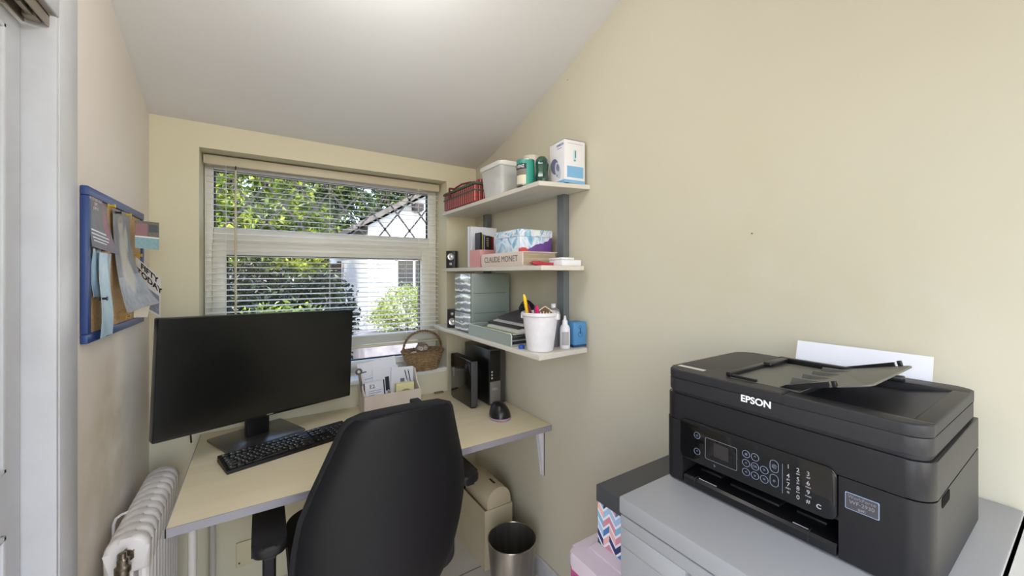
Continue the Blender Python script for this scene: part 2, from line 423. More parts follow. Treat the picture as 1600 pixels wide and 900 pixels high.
LF1 = leaf_mat('yellow_green_leaves', [(.36, '#26330f'), (.48, '#5f7420'), (.56, '#93a330'), (.64, '#d6dc5a')], sc=5)
LF2 = leaf_mat('mid_green_leaves', [(.36, '#1d2912'), (.5, '#46592a'), (.64, '#93a24c')], sc=4)
LF3 = leaf_mat('dark_green_leaves', [(.3, '#10170e'), (.56, '#26331c'), (.68, '#67763c')], sc=5)
LF4 = leaf_mat('pale_green_leaves', [(.3, '#5a6a2a'), (.5, '#b3bd5c'), (.66, '#eef0c8'), (.8, '#e0b9a0')], sc=7)
BARK = mat('bark', '#5b4c3d', .85, noise=(12, '#3a3028', .8))
struct(bx(-14, 16, 2.33, 26, -.16, -.06).build('ground', mat('dark_paving', '#57555a', .8, noise=(3, '#6f6c70', .6))))
def tree(label, x, y, trunk_h, blobs, n, size, m, seed, r=.12):
    t = thing('tree', label, 'tree', (x, y, -.06), group='trees behind the garden')
    tb = MB(); rnd = random.Random(seed)
    pts = [(0, 0, 0)] + [(rnd.uniform(-.1, .1), rnd.uniform(-.1, .1), trunk_h * k / 5) for k in range(1, 6)]
    tb.tube(pts, r, 10, rf=lambda u: 1 - .5 * u)
    for c, _ in blobs:
        e = Vector((c[0], c[1], c[2])); s_ = Vector(pts[3])
        tb.tube([s_, s_.lerp(e, .5) + Vector((0, 0, .15)), e], r * .4, 8, rf=lambda u: 1 - .7 * u)
    tb.build('trunk', BARK, t); leaves('crown', blobs, n, size, m, t, seed); return t
tree('bright yellow-green tree seen through the left of the top pane', .02, 7.4, 2.2, [((0, 0, 2.6), (.75, .6, .8)), ((-.4, -.2, 2.1), (.5, .5, .6)), ((.6, .1, 2.2), (.5, .5, .5)), ((.4, 0, 1.7), (.6, .5, .5))], 9000, .055, LF1, 3)
tree('tall mid-green tree behind the yellow-green one in the middle', 1.1, 13.6, 3.6, [((.2, 0, 4.2), (1.4, .9, 1.1)), ((-.7, 0, 3.2), (1.0, .8, .8)), ((1.1, 0, 3.4), (1.1, .8, 1.1)), ((.2, 0, 2.5), (1.3, .8, .9))], 15000, .085, LF2, 4)
tree('dark leafy tree at the left end of the top pane', -1.25, 8.6, 2.4, [((0, 0, 2.6), (.8, .6, 1.0)), ((.3, 0, 3.3), (.6, .5, .6)), ((0, 0, 1.7), (.7, .6, .6))], 9000, .06, LF3, 5)
tree('tall green tree behind the house roof', 5.6, 15.6, 3.8, [((0, 0, 4.6), (1.7, .9, 1.6)), ((-1.0, 0, 4.0), (1.2, .8, 1.2)), ((1.3, 0, 4.2), (1.3, .8, 1.3))], 12000, .09, LF2, 6)
tree('dark bushy tree close to the left eave of the house', .8, 9.9, 2.0, [((-.1, 0, 2.1), (.45, .4, .7)), ((-.3, 0, 1.5), (.4, .4, .6))], 5000, .05, LF3, 16)
def shrub(label, x, y, blobs, n, size, m, seed):
    t = thing('shrub', label, 'shrub', (x, y, -.06), group='shrubs in the garden')
    tb = MB()
    for i, (c, r) in enumerate(blobs): tb.tube([(c[0] * .2, c[1] * .2, 0), (c[0] * .7, c[1], c[2] * .5), c], .02, 8)
    tb.build('stem', BARK, t); leaves('foliage', blobs, n, size, m, t, seed); return t
shrub('dark shrub with lighter leaves against the fence', -.2, 6.1, [((0, 0, .9), (1.0, .4, .7)), ((.9, 0, .8), (.5, .4, .7)), ((-.8, 0, .7), (.6, .4, .6))], 14000, .045, LF3, 7)
shrub('low yellow-green shrub in front of the fence', .2, 5.3, [((0, 0, .78), (.55, .3, .32)), ((-.6, 0, .7), (.4, .3, .25))], 3000, .035, LF1, 8)
shrub('pale flowering shrub on the low stone wall before the white house', 1.68, 5.25, [((0, 0, .34), (.40, .28, .28)), ((.45, 0, .30), (.38, .28, .28)), ((-.3, 0, .22), (.2, .2, .16))], 6000, .026, LF4, 9).location.z = .622
gw = bx(1.05, 2.6, 4.9, 5.6, -.06, .62, bev=.02).build('garden_wall', mat('pale_stone', '#a39c9a', .85, noise=(6, '#756f72', .9)))
tag(gw, 'low pale stone planter wall under the flowering shrub', 'garden wall')
fm = mat('dark_stained_timber', '#242120', .8, noise=((1, 1, 30), '#171514', .7))
fn = thing('fence', 'dark stained board fence across the back of the garden', 'fence', (0, 9.3, -.06))
fb = MB()
for k in range(11): fb.box(-4, 1.5, -.01, .012, .05 + k * .15, .19 + k * .15, bev=.003)
fb.build('fence_boards', fm, fn)
for x in (-3.9, -2.1, -.3, 1.46): bx(x - .04, x + .04, .01, .09, 0, 1.75).build('post', fm, fn)
kb = bx(-1.5, .85, 4.4, 4.9, -.06, .10, bev=.02).build('planter_bed', mat('grey_brick_edging', '#6d6468', .8, noise=(9, '#4c474c', .7)))
tag(kb, 'long grey edged planting bed low in front of the fence', 'planting bed')
# white gabled house
hs = thing('house', 'white painted gabled house beyond the window at right', 'house', (0, 7.0, -.06))
HWm = mat('white_render', '#f1eee9', .8, noise=(3, '#e3dedd', .5))
e0 = 1.556; slope = .6
MB().prism([(e0, 0), (6.4, 0), (6.4, 2.31), (3.98, 2.31 + slope * 2.42), (e0, 2.31)], 0, 4.5, axis='y').build('wall', HWm, hs)
rm = mat('weathered_roof_tile', '#7d746c', .8, noise=(8, '#57504a', .8))
rf = MB(); T = .09
rf.prism([(e0 - .28, 2.19), (3.98, 2.36 + slope * 2.42), (6.7, 2.19), (6.7, 2.19 + T), (3.98, 2.36 + slope * 2.42 + T * 1.1), (e0 - .28, 2.19 + T)], -.22, 4.6, axis='y')
roof = rf.build('roof', rm, hs)
for t_ in (.32, .52, .72):
    x = e0 + 2.42 * t_; z = 2.26 + slope * 2.42 * t_
    bx(x, x + .16, -.2, .02, z - .1, z + .02).build('purlin_end', mat('dark_brown_wood', '#3f3732', .7), roof)
wn = MB()
wx0, wx1, wz0, wz1 = 2.02, 2.72, 1.12, 1.76
for q in ((wx0, wx0 + .05, wz0, wz1), (wx1 - .05, wx1, wz0, wz1), (wx0, wx1, wz0, wz0 + .05), (wx0, wx1, wz1 - .05, wz1), ((wx0 + wx1) / 2 - .02, (wx0 + wx1) / 2 + .02, wz0, wz1)): wn.box(q[0], q[1], -.03, .03, q[2], q[3])
hw = wn.build('window', UPVC, hs); bx(wx0 + .03, wx1 - .03, -.012, .0, wz0 + .03, wz1 - .03).build('pane', mat('dark_glass', '#2a3038', .08), hw)
MB().tube([(e0 + .12, -.05, 2.1), (e0 + .12, -.05, .05)], .03, 8).build('downpipe', UPVC, hs)

# ------------------------------------------------------------------ desk
MAPLE = wood_mat('maple_laminate', '#eadfc2', '#e4d7b6', '#d9c9a3')
EDGE = mat('grey_desk_edging', '#98959c', .45)
desk = thing('desk', 'long maple-topped desk with grey edging under the window', 'desk', (0, 0, 0))
bx(-.213, XR - .002, 1.368, YB - .002, .706, .730, bev=.0015).build('desktop', MAPLE, desk)
bx(-.2155, XR - .002, 1.3655, 1.3685, .7055, .7296).build('front_edging', EDGE, desk)
bx(-.2155, -.2125, 1.3655, YB - .002, .7055, .7296).build('side_edging', EDGE, desk)
for (x, y) in ((-.17, 1.47), (-.17, 2.03)):
    q = MB().cyl((x, y, .01), (x, y, .706), .011); q.cyl((x, y, 0), (x, y, .012), .022); q.cyl((x, y, .70), (x, y, .706), .03); q.build('leg', mat('pale_grey_tube', '#c3bdb6', .35), desk)
br = MB(); br.prism([(1.062, .702), (1.098, .702), (1.098, .476), (1.092, .476)], 1.42, 1.4245, axis='y')
br.prism([(1.062, .702), (1.098, .702), (1.098, .476), (1.092, .476)], 1.4405, 1.445, axis='y'); br.box(1.0945, 1.098, 1.42, 1.445, .476, .702); br.box(.92, 1.098, 1.42, 1.445, .700, .705)
br.build('wall_bracket', mat('white_steel', '#dcdbe2', .35), desk)

yt = bx(-.006, .006, -.012, .012, 0, .0012).build('sticky_tab', mat('yellow_paper', '#e0b93a', .6)); place(yt, (.172, 1.395, .7305), R(20)); tag(yt, 'tiny yellow paper tab on the front edge of the desk by the chair', 'paper tab')
# ------------------------------------------------------------------ monitor
a = math.atan2(.375, .927) + R(1.0)
mon = thing('monitor', 'large black widescreen computer monitor on a silver-grey stand', 'monitor', (-.012, 1.944, .7305), a)
bm_ = MB().prism(rrect(-.142, .142, -.112, .112, .006), 0, .008, bev=.002)
bm_.build('stand_base', mat('brushed_dark_aluminium', '#7b7874', .3, .85), mon)
MB().box(-.042, .042, -.01, .022, .006, .36, bev=.004).build('stand_neck', BLACK_SAT, mon)
MB().box(-.06, .06, -.065, .0, .24, .36, bev=.006).build('stand_head', BLACK_SAT, mon)
scr = MB().box(-.358, .358, -.022, .018, -.206, .206, bev=.004, seg=3).box(-.2, .2, .012, .03, -.13, .13, bev=.008)
roll = Matrix.Translation((.006, -.088, .314)) @ Matrix.Rotation(R(2.0), 4, 'Y')
so = scr.build('screen_housing', BLACK_SAT, mon); so.matrix_local = roll
sm = mat('screen_glass', '#101110', .22, spec=.6)
MB().box(-.3555, .3555, -.0235, -.0215, -.196, .2035).build('screen', sm, so)
MB().box(-.012, .012, -.0232, -.0215, -.2015, -.1975).build('logo', mat('silver', '#aaaaaa', .3, .8), so)

# ------------------------------------------------------------------ keyboard
kb_ = thing('keyboard', 'full-size black computer keyboard lying before the monitor', 'keyboard', (.104, 1.747, .7305), R(15.5))
KW, KD = .455, .135
cs = MB().prism([(-KD / 2, 0), (KD / 2, 0), (KD / 2, .022), (-KD / 2, .012)], -KW / 2, KW / 2, axis='x', bev=.002)
cs.build('keyboard_case', BLACK_PL, kb_)
kyb = MB(); KEY = mat('black_keycap', '#161617', .35); LEG = mat('white_legend', '#c9c9c9', .5); lgb = None
def key(x, y, wx, wy=.0155):
    zz = .0125 + (y + KD / 2) / KD * .010
    kyb.box(x, x + wx, y, y + wy, zz - .002, zz + .0045, bev=.0015, seg=1)
    kyb.box(x + wx * .2, x + wx * .2 + min(.0045, wx * .4), y + wy * .55, y + wy * .78, zz + .0044, zz + .0048, mi=1)
rows = [[1.25, 1.25, 1.25, 6.2, 1.25, 1.25, 1.25, 1.25], [2.2] + [1] * 10 + [2.8], [1.75] + [1] * 11 + [2.25], [1.5] + [1] * 12 + [1.5], [1] * 13 + [2], [1] + [.25] + [1] * 4 + [.3] + [1] * 4 + [.3] + [1] * 4]
P_ = .0188
for r_, row in enumerate(rows):
    x = -KW / 2 + .009; y = -KD / 2 + .008 + r_ * P_ + (.004 if r_ == 5 else 0)
    for wk in row:
        if wk >= 1: key(x, y, wk * P_ - .0028)
        x += wk * P_
    x = -KW / 2 + .009 + 15 * P_ + .008
    for k in range(3):
        if r_ in (0, 3, 4, 5) or (r_ == 1 and k == 1): key(x + k * P_, y, P_ - .0028)
    x += 3 * P_ + .008
    for k in range(4):
        if r_ < 5: key(x + k * P_, y, P_ - .0028)
kyb.build('keycaps', [KEY, LEG], kb_)

# ------------------------------------------------------------------ computers
pc = thing('desktop_computer', 'tall black desktop tower standing beside the right wall', 'computer', (.985, 1.73, .7305))
MB().box(0, .093, .012, .29, .006, .288, bev=.003).box(.008, .085, .02, .28, 0, .008).build('case', BLACK_SAT, pc)
fp = MB().box(0, .093, 0, .014, .004, .29, bev=.004); fp.build('front_panel', mat('dark_grey_plastic', '#454140', .4), pc)
MB().box(.001, .062, -.002, .002, .125, .282, bev=.001).build('drive_panel', BLACK_GL, pc)
MB().box(.001, .062, -.003, .002, .012, .123, bev=.001).build('grille', mat('grey_grille', '#86817b', .45, .3, bump=(700, .8)), pc)
ub = MB()
for z_ in (.138, .154, .170): ub.box(.008, .016, -.0035, -.001, z_, z_ + .009, bev=.001)
ub.build('usb_ports', mat('pale_ports', '#c9c9c9', .4), pc)
text('lettering', 'DELL', .016, (.03, -.0035, .085), FACE_S, mat('silver_letters', '#c6c4c0', .35, .5), pc)
pb = thing('mini_computer', 'slim glossy black box standing upright left of the tower', 'computer', (.885, 1.74, .7305))
MB().box(0, .036, .004, .25, .006, .24, bev=.004, seg=3).box(.004, .032, .01, .24, 0, .008).build('case', BLACK_GL, pb)
MB().box(.001, .035, -.001, .006, .008, .238, bev=.003).build('front_panel', mat('charcoal_plastic', '#48484c', .4), pb)
MB().box(.003, .033, .02, .235, .2395, .2425, bev=.001).build('vent_strip', BLACK_PL, pb)
MB().box(-.001, .0, .205, .213, .12, .17).build('logo', mat('grey_mark', '#8b8b8b', .4), pb)

# ------------------------------------------------------------------ mouse (upright grip)
ms = thing('mouse', 'black upright ergonomic mouse with a pink-violet glow painted on its base rim', 'mouse', (.947, 1.565, .7305), R(-10))
def mouse_f(u, v):
    z = v; ang = u * 2 * PI
    rx = .050 * (1 - .62 * z ** 2.2); ry = .058 * (1 - .5 * z ** 2.2)
    if v > .92: k = 1 - (v - .92) / .08; rx *= max(k, .02) ** .6; ry *= max(k, .02) ** .6
    return (rx * math.cos(ang) + .010 * z ** 2 * 0 - .004 * z, ry * math.sin(ang) + .008 * z, .008 + .066 * z)
MB().grid(mouse_f, 28, 16).build('body', BLACK_SAT, ms)
MB().lathe([(0, 0), (1, 0), (1.05, .006), (1.0, .012), (0, .012)], seg=30, M=Matrix.Diagonal((.0495, .0575, 1, 1))).build('base_rim', mat('violet_glow_paint', '#a98aa2', .3), ms)  # violet colour stands in for the glow at the mouse's foot

# ------------------------------------------------------------------ letter box with papers
PINEW = wood_mat('whitewashed_wood', '#dcd0c2', '#d0c1b2', '#c9bcb0', (3, 20, 3), .65)
lo = thing('desk_organiser', 'whitewashed wooden desk organiser full of letters, back of the desk', 'organiser', (.412, 1.925, .7305))
LBW, LBD = .278, .125
MB().box(0, LBW, 0, .007, 0, .092).build('front_board', PINEW, lo)
MB().box(0, LBW, LBD - .007, LBD, 0, .13).build('back_board', PINEW, lo)
for x in (0, LBW - .007):
    MB().prism([(.007, .0), (LBD - .007, 0), (LBD - .007, .180), (.085, .178), (.05, .12), (.007, .092)], x, x + .007, axis='x').build('side_board', PINEW, lo)
MB().box(.007, LBW - .007, .007, LBD - .007, 0, .006).build('base_board', PINEW, lo)
MB().box(.135, .140, .007, LBD - .007, .006, .085).build('divider', PINEW, lo)
PAP = mat('white_paper', '#e4e4ea', .7); PAPG = mat('grey_print', '#6d6f78', .7); INK = mat('black_ink', '#26262a', .6)
def sheet(name, label, cat, w_, h_, loc, rx=0, ry=0, rz=0, m=PAP, th=.0015, group=None, deco=None):
    t = thing(name, label, cat, loc, group=group, rot=(R(rx), R(ry), R(rz)))
    bx(-w_ / 2, w_ / 2, -th / 2, th / 2, 0, h_).build('sheet', m, t)
    if deco:
        for nm, dm, rects in deco:
            d = MB()
            for (a_, b_, c_, e_) in rects: d.box(a_, b_, -th / 2 - .0004, -th / 2 + .0002, c_, e_)
            d.build(nm, dm, t)
    return t
OX, OY, OZ = .412, 1.925, .7365
sheet('envelope', 'large pale envelope with printed lines, tallest in the organiser', 'envelope', .19, .235, (OX + .112, OY + .098, OZ), -6, -7, 0, deco=[('print', PAPG, [(-.08, -.055, .185, .192), (-.07, 0, .15, .152), (.015, .018, .08, .17)])], group='letters in the desk organiser')
sheet('envelope', 'white envelope with a dark vertical panel, middle of the organiser', 'envelope', .13, .195, (OX + .135, OY + .088, OZ), -6, -3, 0, deco=[('print', INK, [(-.005, .015, .075, .145)])], group='letters in the desk organiser')
sheet('envelope', 'white envelope with a small grey square stamp, right in the organiser', 'envelope', .115, .188, (OX + .200, OY + .072, OZ), -6, 3, 0, deco=[('print', PAPG, [(-.01, .012, .112, .13)])], group='letters in the desk organiser')
e2 = sheet('price_card', 'white card with black side edges reading E2, front left of the organiser', 'card', .10, .142, (OX + .062, OY + .035, OZ), -5, -3, 0, deco=[('print', PAPG, [(-.03, .035, .098, .100), (-.03, .03, .088, .090), (-.03, .035, .078, .080)]), ('black_edge', INK, [(-.050, -.044, 0, .142)]), ('black_edge', INK, [(.044, .050, 0, .145)])])
text('lettering', 'E2', .026, (-.010, -.0014, .120), FACE_S, INK, e2)
yn = bx(-.046, .046, -.01, .01, 0, .118).build('sticky_note_pad', mat('pale_yellow_paper', '#e6dfa6', .7)); place(yn, (OX + .205, OY + .032, OZ), rot=(R(-4), 0, 0)); tag(yn, 'pad of pale yellow notes at the front right of the organiser', 'note pad')
rr = MB(); rr.tube([(.036 * math.cos(t_ / 30 * 2 * PI), 0, .036 * math.sin(t_ / 30 * 2 * PI)) for t_ in range(30)], .0035, 8, closed=True); rr = rr.build('tape_roll', mat('green_grey_plastic', '#8c8c6a', .4)); place(rr, (OX + .205, OY + .0155, OZ + .052)); tag(rr, 'thin olive ring standing before the yellow notes in the organiser', 'tape roll')
rr = MB().lathe([(0, -.003), (.034, -.003), (.036, 0), (.034, .003), (0, .003)]); rr = rr.build('paper_disc', PAP); place(rr, (OX + .072, OY + .0155, OZ + .056), rot=(R(84), 0, 0)); tag(rr, 'white round disc at the foot of the E2 card in the organiser', 'disc')
sp_ = thing('spanner', 'tarnished metal spanner leaning out of the left end of the organiser', 'spanner', (OX + .018, OY + .06, OZ), rot=(0, R(-9), 0))
spm = mat('tarnished_steel', '#6b6358', .45, .6)
MB().box(-.006, .006, -.003, .003, 0, .188, bev=.002).build('shaft', spm, sp_)
q = MB().tube([(.012 * math.cos(t_ / 24 * 2 * PI), 0, .20 + .012 * math.sin(t_ / 24 * 2 * PI)) for t_ in range(24)], .0045, 8, closed=True); q.build('ring_end', spm, sp_)
for dx, rot_ in ((.0, 14), (.006, 11)):
    pn = MB().cyl((0, 0, .0), (0, 0, .17), .0022, seg=8).cyl((0, 0, .17), (0, 0, .178), .0022, .0006, seg=8).build('pen', INK); place(pn, (OX + .262 + dx, OY + .085 - dx * 2, OZ), rot=(0, R(-rot_), 0))
    tag(pn, 'slim black stick leaning left at the right end of the organiser, %s of the two' % ('rear' if dx == 0 else 'front'), 'stick', 'black sticks in the organiser')
lp = bx(-.015, .04, -.01, .01, 0, .006, bev=.002).build('card_holder', mat('brown_wood', '#7a6550', .6)); place(lp, (.84, 2.085, .731)); tag(lp, 'small brown stick lying against the wall behind the slim black box', 'stick')

# ------------------------------------------------------------------ wicker basket on the sill with a patterned ball
WK = mat('wicker', '#7d6242', .6, noise=(60, '#a98d62', .9)); WKD = mat('dark_wicker', '#6a5138', .6, noise=(50, '#94774f', .9))
bk = thing('wicker_basket', 'small brown wicker basket with a hoop handle on the window sill', 'basket', (.772, 2.125, .8685))
def ov(th_, rx, ry): return (math.copysign(abs(math.cos(th_)) ** .75, math.cos(th_)) * rx, math.copysign(abs(math.sin(th_)) ** .75, math.sin(th_)) * ry)
wv = MB(); NR = 15; NT = 84
for k in range(NR):
    t_ = k / (NR - 1); rx = .078 + .034 * t_; ry = .05 + .022 * t_; pts = []
    for i in range(NT):
        th_ = 2 * PI * i / NT; off = .0042 * math.sin(th_ * 14 + (k % 2) * PI); x, y = ov(th_, rx + off, ry + off); pts.append((x, y, .004 + .098 * t_))
    wv.tube(pts, .0042, 6, closed=True)
wv.prism([ov(2 * PI * i / 40, .078, .05) for i in range(40)], 0, .005)
wv.build('woven_body', WK, bk)
st = MB()
for i in range(28):
    th_ = 2 * PI * (i + .25) / 28; a_ = ov(th_, .078, .05); b_ = ov(th_, .112, .072); st.tube([(a_[0], a_[1], .002), (b_[0], b_[1], .104)], .0022, 6)
st.build('stakes', WKD, bk)
rim = MB()
for ph in (0, PI):
    pts = []
    for i in range(160):
        th_ = 2 * PI * i / 160; q_ = th_ * 26 + ph; x, y = ov(th_, .114 + .004 * math.cos(q_), .074 + .004 * math.cos(q_)); pts.append((x, y, .106 + .004 * math.sin(q_)))
    rim.tube(pts, .0045, 6, closed=True)
rim.build('rim', WKD, bk)
hd = MB()
for ph in (0, PI):
    pts = []
    for i in range(90):
        t_ = i / 89; an = PI * t_; q_ = t_ * 70 + ph; rr_ = 1 + .03 * math.cos(q_)
        pts.append((-.112 * math.cos(an) * rr_, .004 * math.sin(q_), .10 + .118 * math.sin(an) ** .8 * rr_))
    hd.tube(pts, .004, 6)
hd.build('handle', WKD, bk)
g = G('brown_floral_ceramic', .35); vo = g.n.new('ShaderNodeTexVoronoi'); vo.inputs['Scale'].default_value = 28; g.l.new(g.tc.outputs['Object'], vo.inputs[0])
c_ = g.ramp(vo.outputs[0], [(0, '#efe9e2'), (.18, '#6a5a52'), (.32, '#bfb2a6'), (.42, '#5c4e48'), (.62, '#6d605a')])
o_ = g.sep(g.tc.outputs['Object']); edge = g.ramp(g.math('ADD', g.math('MULTIPLY', o_[2], 22), g.noise(14)), [(1.0, (0, 0, 0, 1)), (.9, (1, 1, 1, 1))])
bm2 = g.out(g.mix(edge, c_, '#e6e0dc'))
ball = MB().sphere((0, 0, 0), .038, 28).build('ornament_ball', bm2); place(ball, (.762, 2.105, .8685 + .118)); tag(ball, 'white and brown flower-patterned ball sitting in the wicker basket', 'ornament')
pk = MB().sphere((0, 0, 0), (.033, .03, .02), 16).build('paper_wad', mat('cream_tissue', '#e3d8c4', .8, bump=(40, .8))); place(pk, (.718, 2.11, .8685 + .088)); tag(pk, 'crumpled cream tissue in the wicker basket beside the ball', 'tissue')
pk = MB().sphere((0, 0, 0), (.052, .036, .036), 16).build('cloth_bundle', mat('beige_cloth', '#b8a88c', .85, bump=(30, .8))); place(pk, (.775, 2.128, .8685 + .05)); tag(pk, 'beige cloth bundle filling the bottom of the wicker basket', 'cloth')

# ------------------------------------------------------------------ pinboard and what is pinned to it
bd = thing('pinboard', 'cork pinboard with a blue frame on the left wall', 'pinboard', (XL + .0002, 1.39, 1.234))
BW, BH, BT = .555, .398, .0150
BLUE = mat('blue_frame_paint', '#28427c', .4); CORK = mat('cork', '#d8b27e', .85, noise=(120, '#b08a56', .7))
fb = MB(); F_ = .024
for q in ((0, BW, 0, F_), (0, BW, BH - F_, BH), (0, F_, F_, BH - F_), (BW - F_, BW, F_, BH - F_)): fb.box(0, BT, q[0], q[1], q[2], q[3], bev=.003)
fb.build('frame', BLUE, bd)
bx(0, BT - .006, F_ - .004, BW - F_ + .004, F_ - .004, BH - F_ + .004).build('cork_panel', CORK, bd)
BF = XL + BT - .0055     # cork face in x
def curled(name, label, cat, pts, m, th=.0006, nu=10, nv=14, curl=0, group=None, wav=0, pw=1):
    """pts: bottom-left, bottom-right, top-right, top-left"""
    bl_, br2, tr_, tl_ = [Vector(p) for p in pts]; o0 = tl_.copy()
    def f(u, v):
        k = (1 - v); a_ = (bl_ * (1 - u) + br2 * u); b_ = (tl_ * (1 - u) + tr_ * u); p = a_ * k + b_ * v; p.x = b_.x + (a_.x - b_.x) * k ** pw
        p = p + Vector((-curl * math.sin(PI * k) + wav * math.sin(u * 9) * k, 0, 0))
        return tuple(p - o0)
    o = MB().grid(f, nu, nv, th=th).build(name, m); o.location = o0; tag(o, label, cat, group); return o
def uvg(name, rough=.35):
    g = G(name, rough); q = g.sep(g.tc.outputs['UV']); return g, q[0], q[1]
g, u_, v_ = uvg('photo_of_baby'); c_ = g.mix(g.noise(9, g.tc.outputs['UV'], 5), '#54565a', '#8f9092')
c_ = g.mix(g.math('MULTIPLY', g.math('LESS_THAN', v_, .34), g.noise(16, g.tc.outputs['UV'], 6)), c_, '#aeb4bd')
for (cx, cy, rx, ry) in ((.42, .84, .15, .09), (.46, .60, .21, .19), (.34, .38, .14, .12), (.6, .36, .13, .13), (.70, .72, .09, .13), (.5, .25, .10, .09)):
    c_ = g.mix(g.ell(u_, v_, cx, cy, rx, ry, .3), c_, '#b9b4aa')
c_ = g.mix(g.ell(u_, v_, .42, .9, .13, .03, .5), c_, '#8e887e')
BABY = g.out(c_)
g, u_, v_ = uvg('dark_party_card'); c_ = g.mix(g.noise(7, g.tc.outputs['UV'], 3), '#57545a', '#75747a')
c_ = g.mix(g.math('MULTIPLY', g.ell(u_, v_, .8, .55, .12, .4, .4), g.noise(14, g.tc.outputs['UV'])), c_, '#c04a5c')
for (a0, a1, b0, b1) in ((.05, .7, .33, .36), (.05, .78, .26, .285), (.08, .72, .19, .215), (.1, .6, .13, .15)): c_ = g.mix(g.rect(u_, v_, a0, a1, b0, b1), c_, '#dfe0e4')
PARTY = g.out(c_)
g, u_, v_ = uvg('beach_postcard'); c_ = g.mix(g.noise(8, g.tc.outputs['UV'], 4), '#6f98a4', '#a3bfc4')
c_ = g.mix(g.math('GREATER_THAN', v_, .42), c_, g.mix(g.noise(12, g.tc.outputs['UV'], 4), '#595450', '#8d857c'))
c_ = g.mix(g.rect(u_, v_, 0, 1, .40, .45), c_, '#e6e4e0'); c_ = g.mix(g.rect(u_, v_, 0, .5, .45, .9), c_, g.mix(g.noise(10, g.tc.outputs['UV']), '#a4646c', '#8a8082')); c_ = g.mix(g.rect(u_, v_, .55, .95, .62, .9), c_, '#565a60')
POST = g.out(c_)
g, u_, v_ = uvg('harbour_print'); c_ = g.mix(g.noise(10, g.tc.outputs['UV'], 5), '#5a6a84', '#aeb6c0'); c_ = g.mix(g.math('GREATER_THAN', v_, .52), c_, '#e2e2e2')
c_ = g.mix(g.math('SUBTRACT', 1, g.rect(u_, v_, .06, .94, .05, 1)), c_, '#e2e2e2'); FIFTY = g.out(c_)
g, u_, v_ = uvg('pale_blue_ribbon', .3); c_ = g.mix(g.noise(6, g.tc.outputs['UV'], 5, dist=1), '#88adc6', '#c5dbe6'); RIB = g.out(c_)
FX = BF + .0025
pc_ = curled('party_card', 'dark card with white lines curling off the top left of the pinboard', 'card', [(FX + .006, 1.405, 1.48), (FX + .03, 1.525, 1.463), (FX + .004, 1.525, 1.601), (FX, 1.405, 1.612)], PARTY, pw=2)
text('lettering', 'MY 5TH BIRTHDAY\nDAY\nJOIN US', .011, (.0035, .04, -.020), (PI / 2, 0, PI / 2), mat('pink_ink', '#e0cccb', .6), pc_, ext=.0001)
curled('baby_photograph', 'large grey photograph of a baby pinned in the middle of the pinboard', 'photograph', [(FX + .03, 1.60, 1.293), (FX + .085, 1.70, 1.315), (FX + .006, 1.745, 1.606), (FX + .004, 1.575, 1.601)], BABY, pw=2.6, wav=.003)
curled('postcard', 'beach postcard pinned top right of the pinboard, sticking past the frame', 'postcard', [(FX + .014, 1.765, 1.497), (FX + .066, 1.815, 1.494), (FX + .066, 1.815, 1.590), (FX + .014, 1.765, 1.589)], POST)
ft = curled('birthday_card', 'white card reading FIFTY TODAY swung out right of the baby photograph', 'card', [(FX, 1.842, 1.305), (FX + .072, 1.802, 1.258), (FX + .072, 1.802, 1.395), (FX, 1.842, 1.470)], FIFTY)
an_ = math.atan2(-.04, .072)
for i, tx in enumerate(('FIFTY', 'TODAY')):
    to = text('lettering', tx, .034, (0, 0, 0), (0, 0, 0), INK, ft, ext=.0002, bold=.0012)
    dn = Matrix.Translation((0, 0, -i * .027))
    sh = Matrix.Identity(4); sh[1][0] = -.95       # letters follow the card's slanting top edge
    base = Matrix.Translation((.0400, -.0230, -.058)) @ Matrix.Rotation(an_, 4, 'Z') @ Matrix.Rotation(PI / 2, 4, 'X')
    me_scale = Matrix.Diagonal((.70, .80, 1, 1))
    to.data.transform(dn @ base @ sh @ me_scale)
curled('folded_leaflet', 'white leaflet poking out below the baby photograph on the pinboard', 'leaflet', [(FX + .004, 1.80, 1.262), (FX + .04, 1.79, 1.262), (FX + .045, 1.80, 1.30), (FX + .002, 1.82, 1.33)], mat('white_card', '#e2ddd2', .6))
rb = thing('blue_ribbon', 'shiny pale blue ribbon hanging at the lower left of the pinboard', 'ribbon', (FX, 1.43, 1.47))
def ribf(dx, y0, y1, top, bot, ph):
    def f(u, v):
        y = y0 + (y1 - y0) * u + .004 * math.sin(v * 7 + ph); z_ = bot + (top - bot) * v
        return (dx + .0025 * math.sin(u * 7 + v * 5 + ph) + .004, y, z_)
    return f
MB().grid(ribf(.012, -.002, .088, -.004, -.228, 0), 10, 26, th=.0008).build('front_strip', RIB, rb)
MB().grid(ribf(.0, -.014, .04, .006, -.12, 2), 10, 20, th=.0008).build('rear_strip', RIB, rb)
def pin(y, z_, col, label, x=None):
    t = thing('push_pin', label, 'push pin', (x or BF, y, z_), group='push pins in the pinboard')
    MB().cyl((-.004, 0, 0), (.008, 0, 0), .0007, seg=6).build('point', CHROME, t)
    MB().cyl((.006, 0, 0), (.008, 0, 0), .006, seg=14).cyl((.008, 0, 0), (.019, 0, 0), .003, .0035, seg=12).cyl((.019, 0, 0), (.021, 0, 0), .0055, seg=14).build('grip', mat('pin_' + col.strip('#'), col, .3), t)
pin(1.475, 1.475 - .0, '#b02a2a', 'red push pin below the dark party card on the pinboard')
pin(1.54, 1.603, '#c9a52c', 'yellow push pin left of the baby photograph at the top of the pinboard')
pin(1.70, 1.598, '#c9a52c', 'yellow push pin at the top right of the baby photograph')
pin(1.60, 1.592, '#222428', 'black push pin at the top left of the baby photograph')
pin(1.835, 1.475, '#c9a52c', 'yellow push pin holding the FIFTY TODAY card')
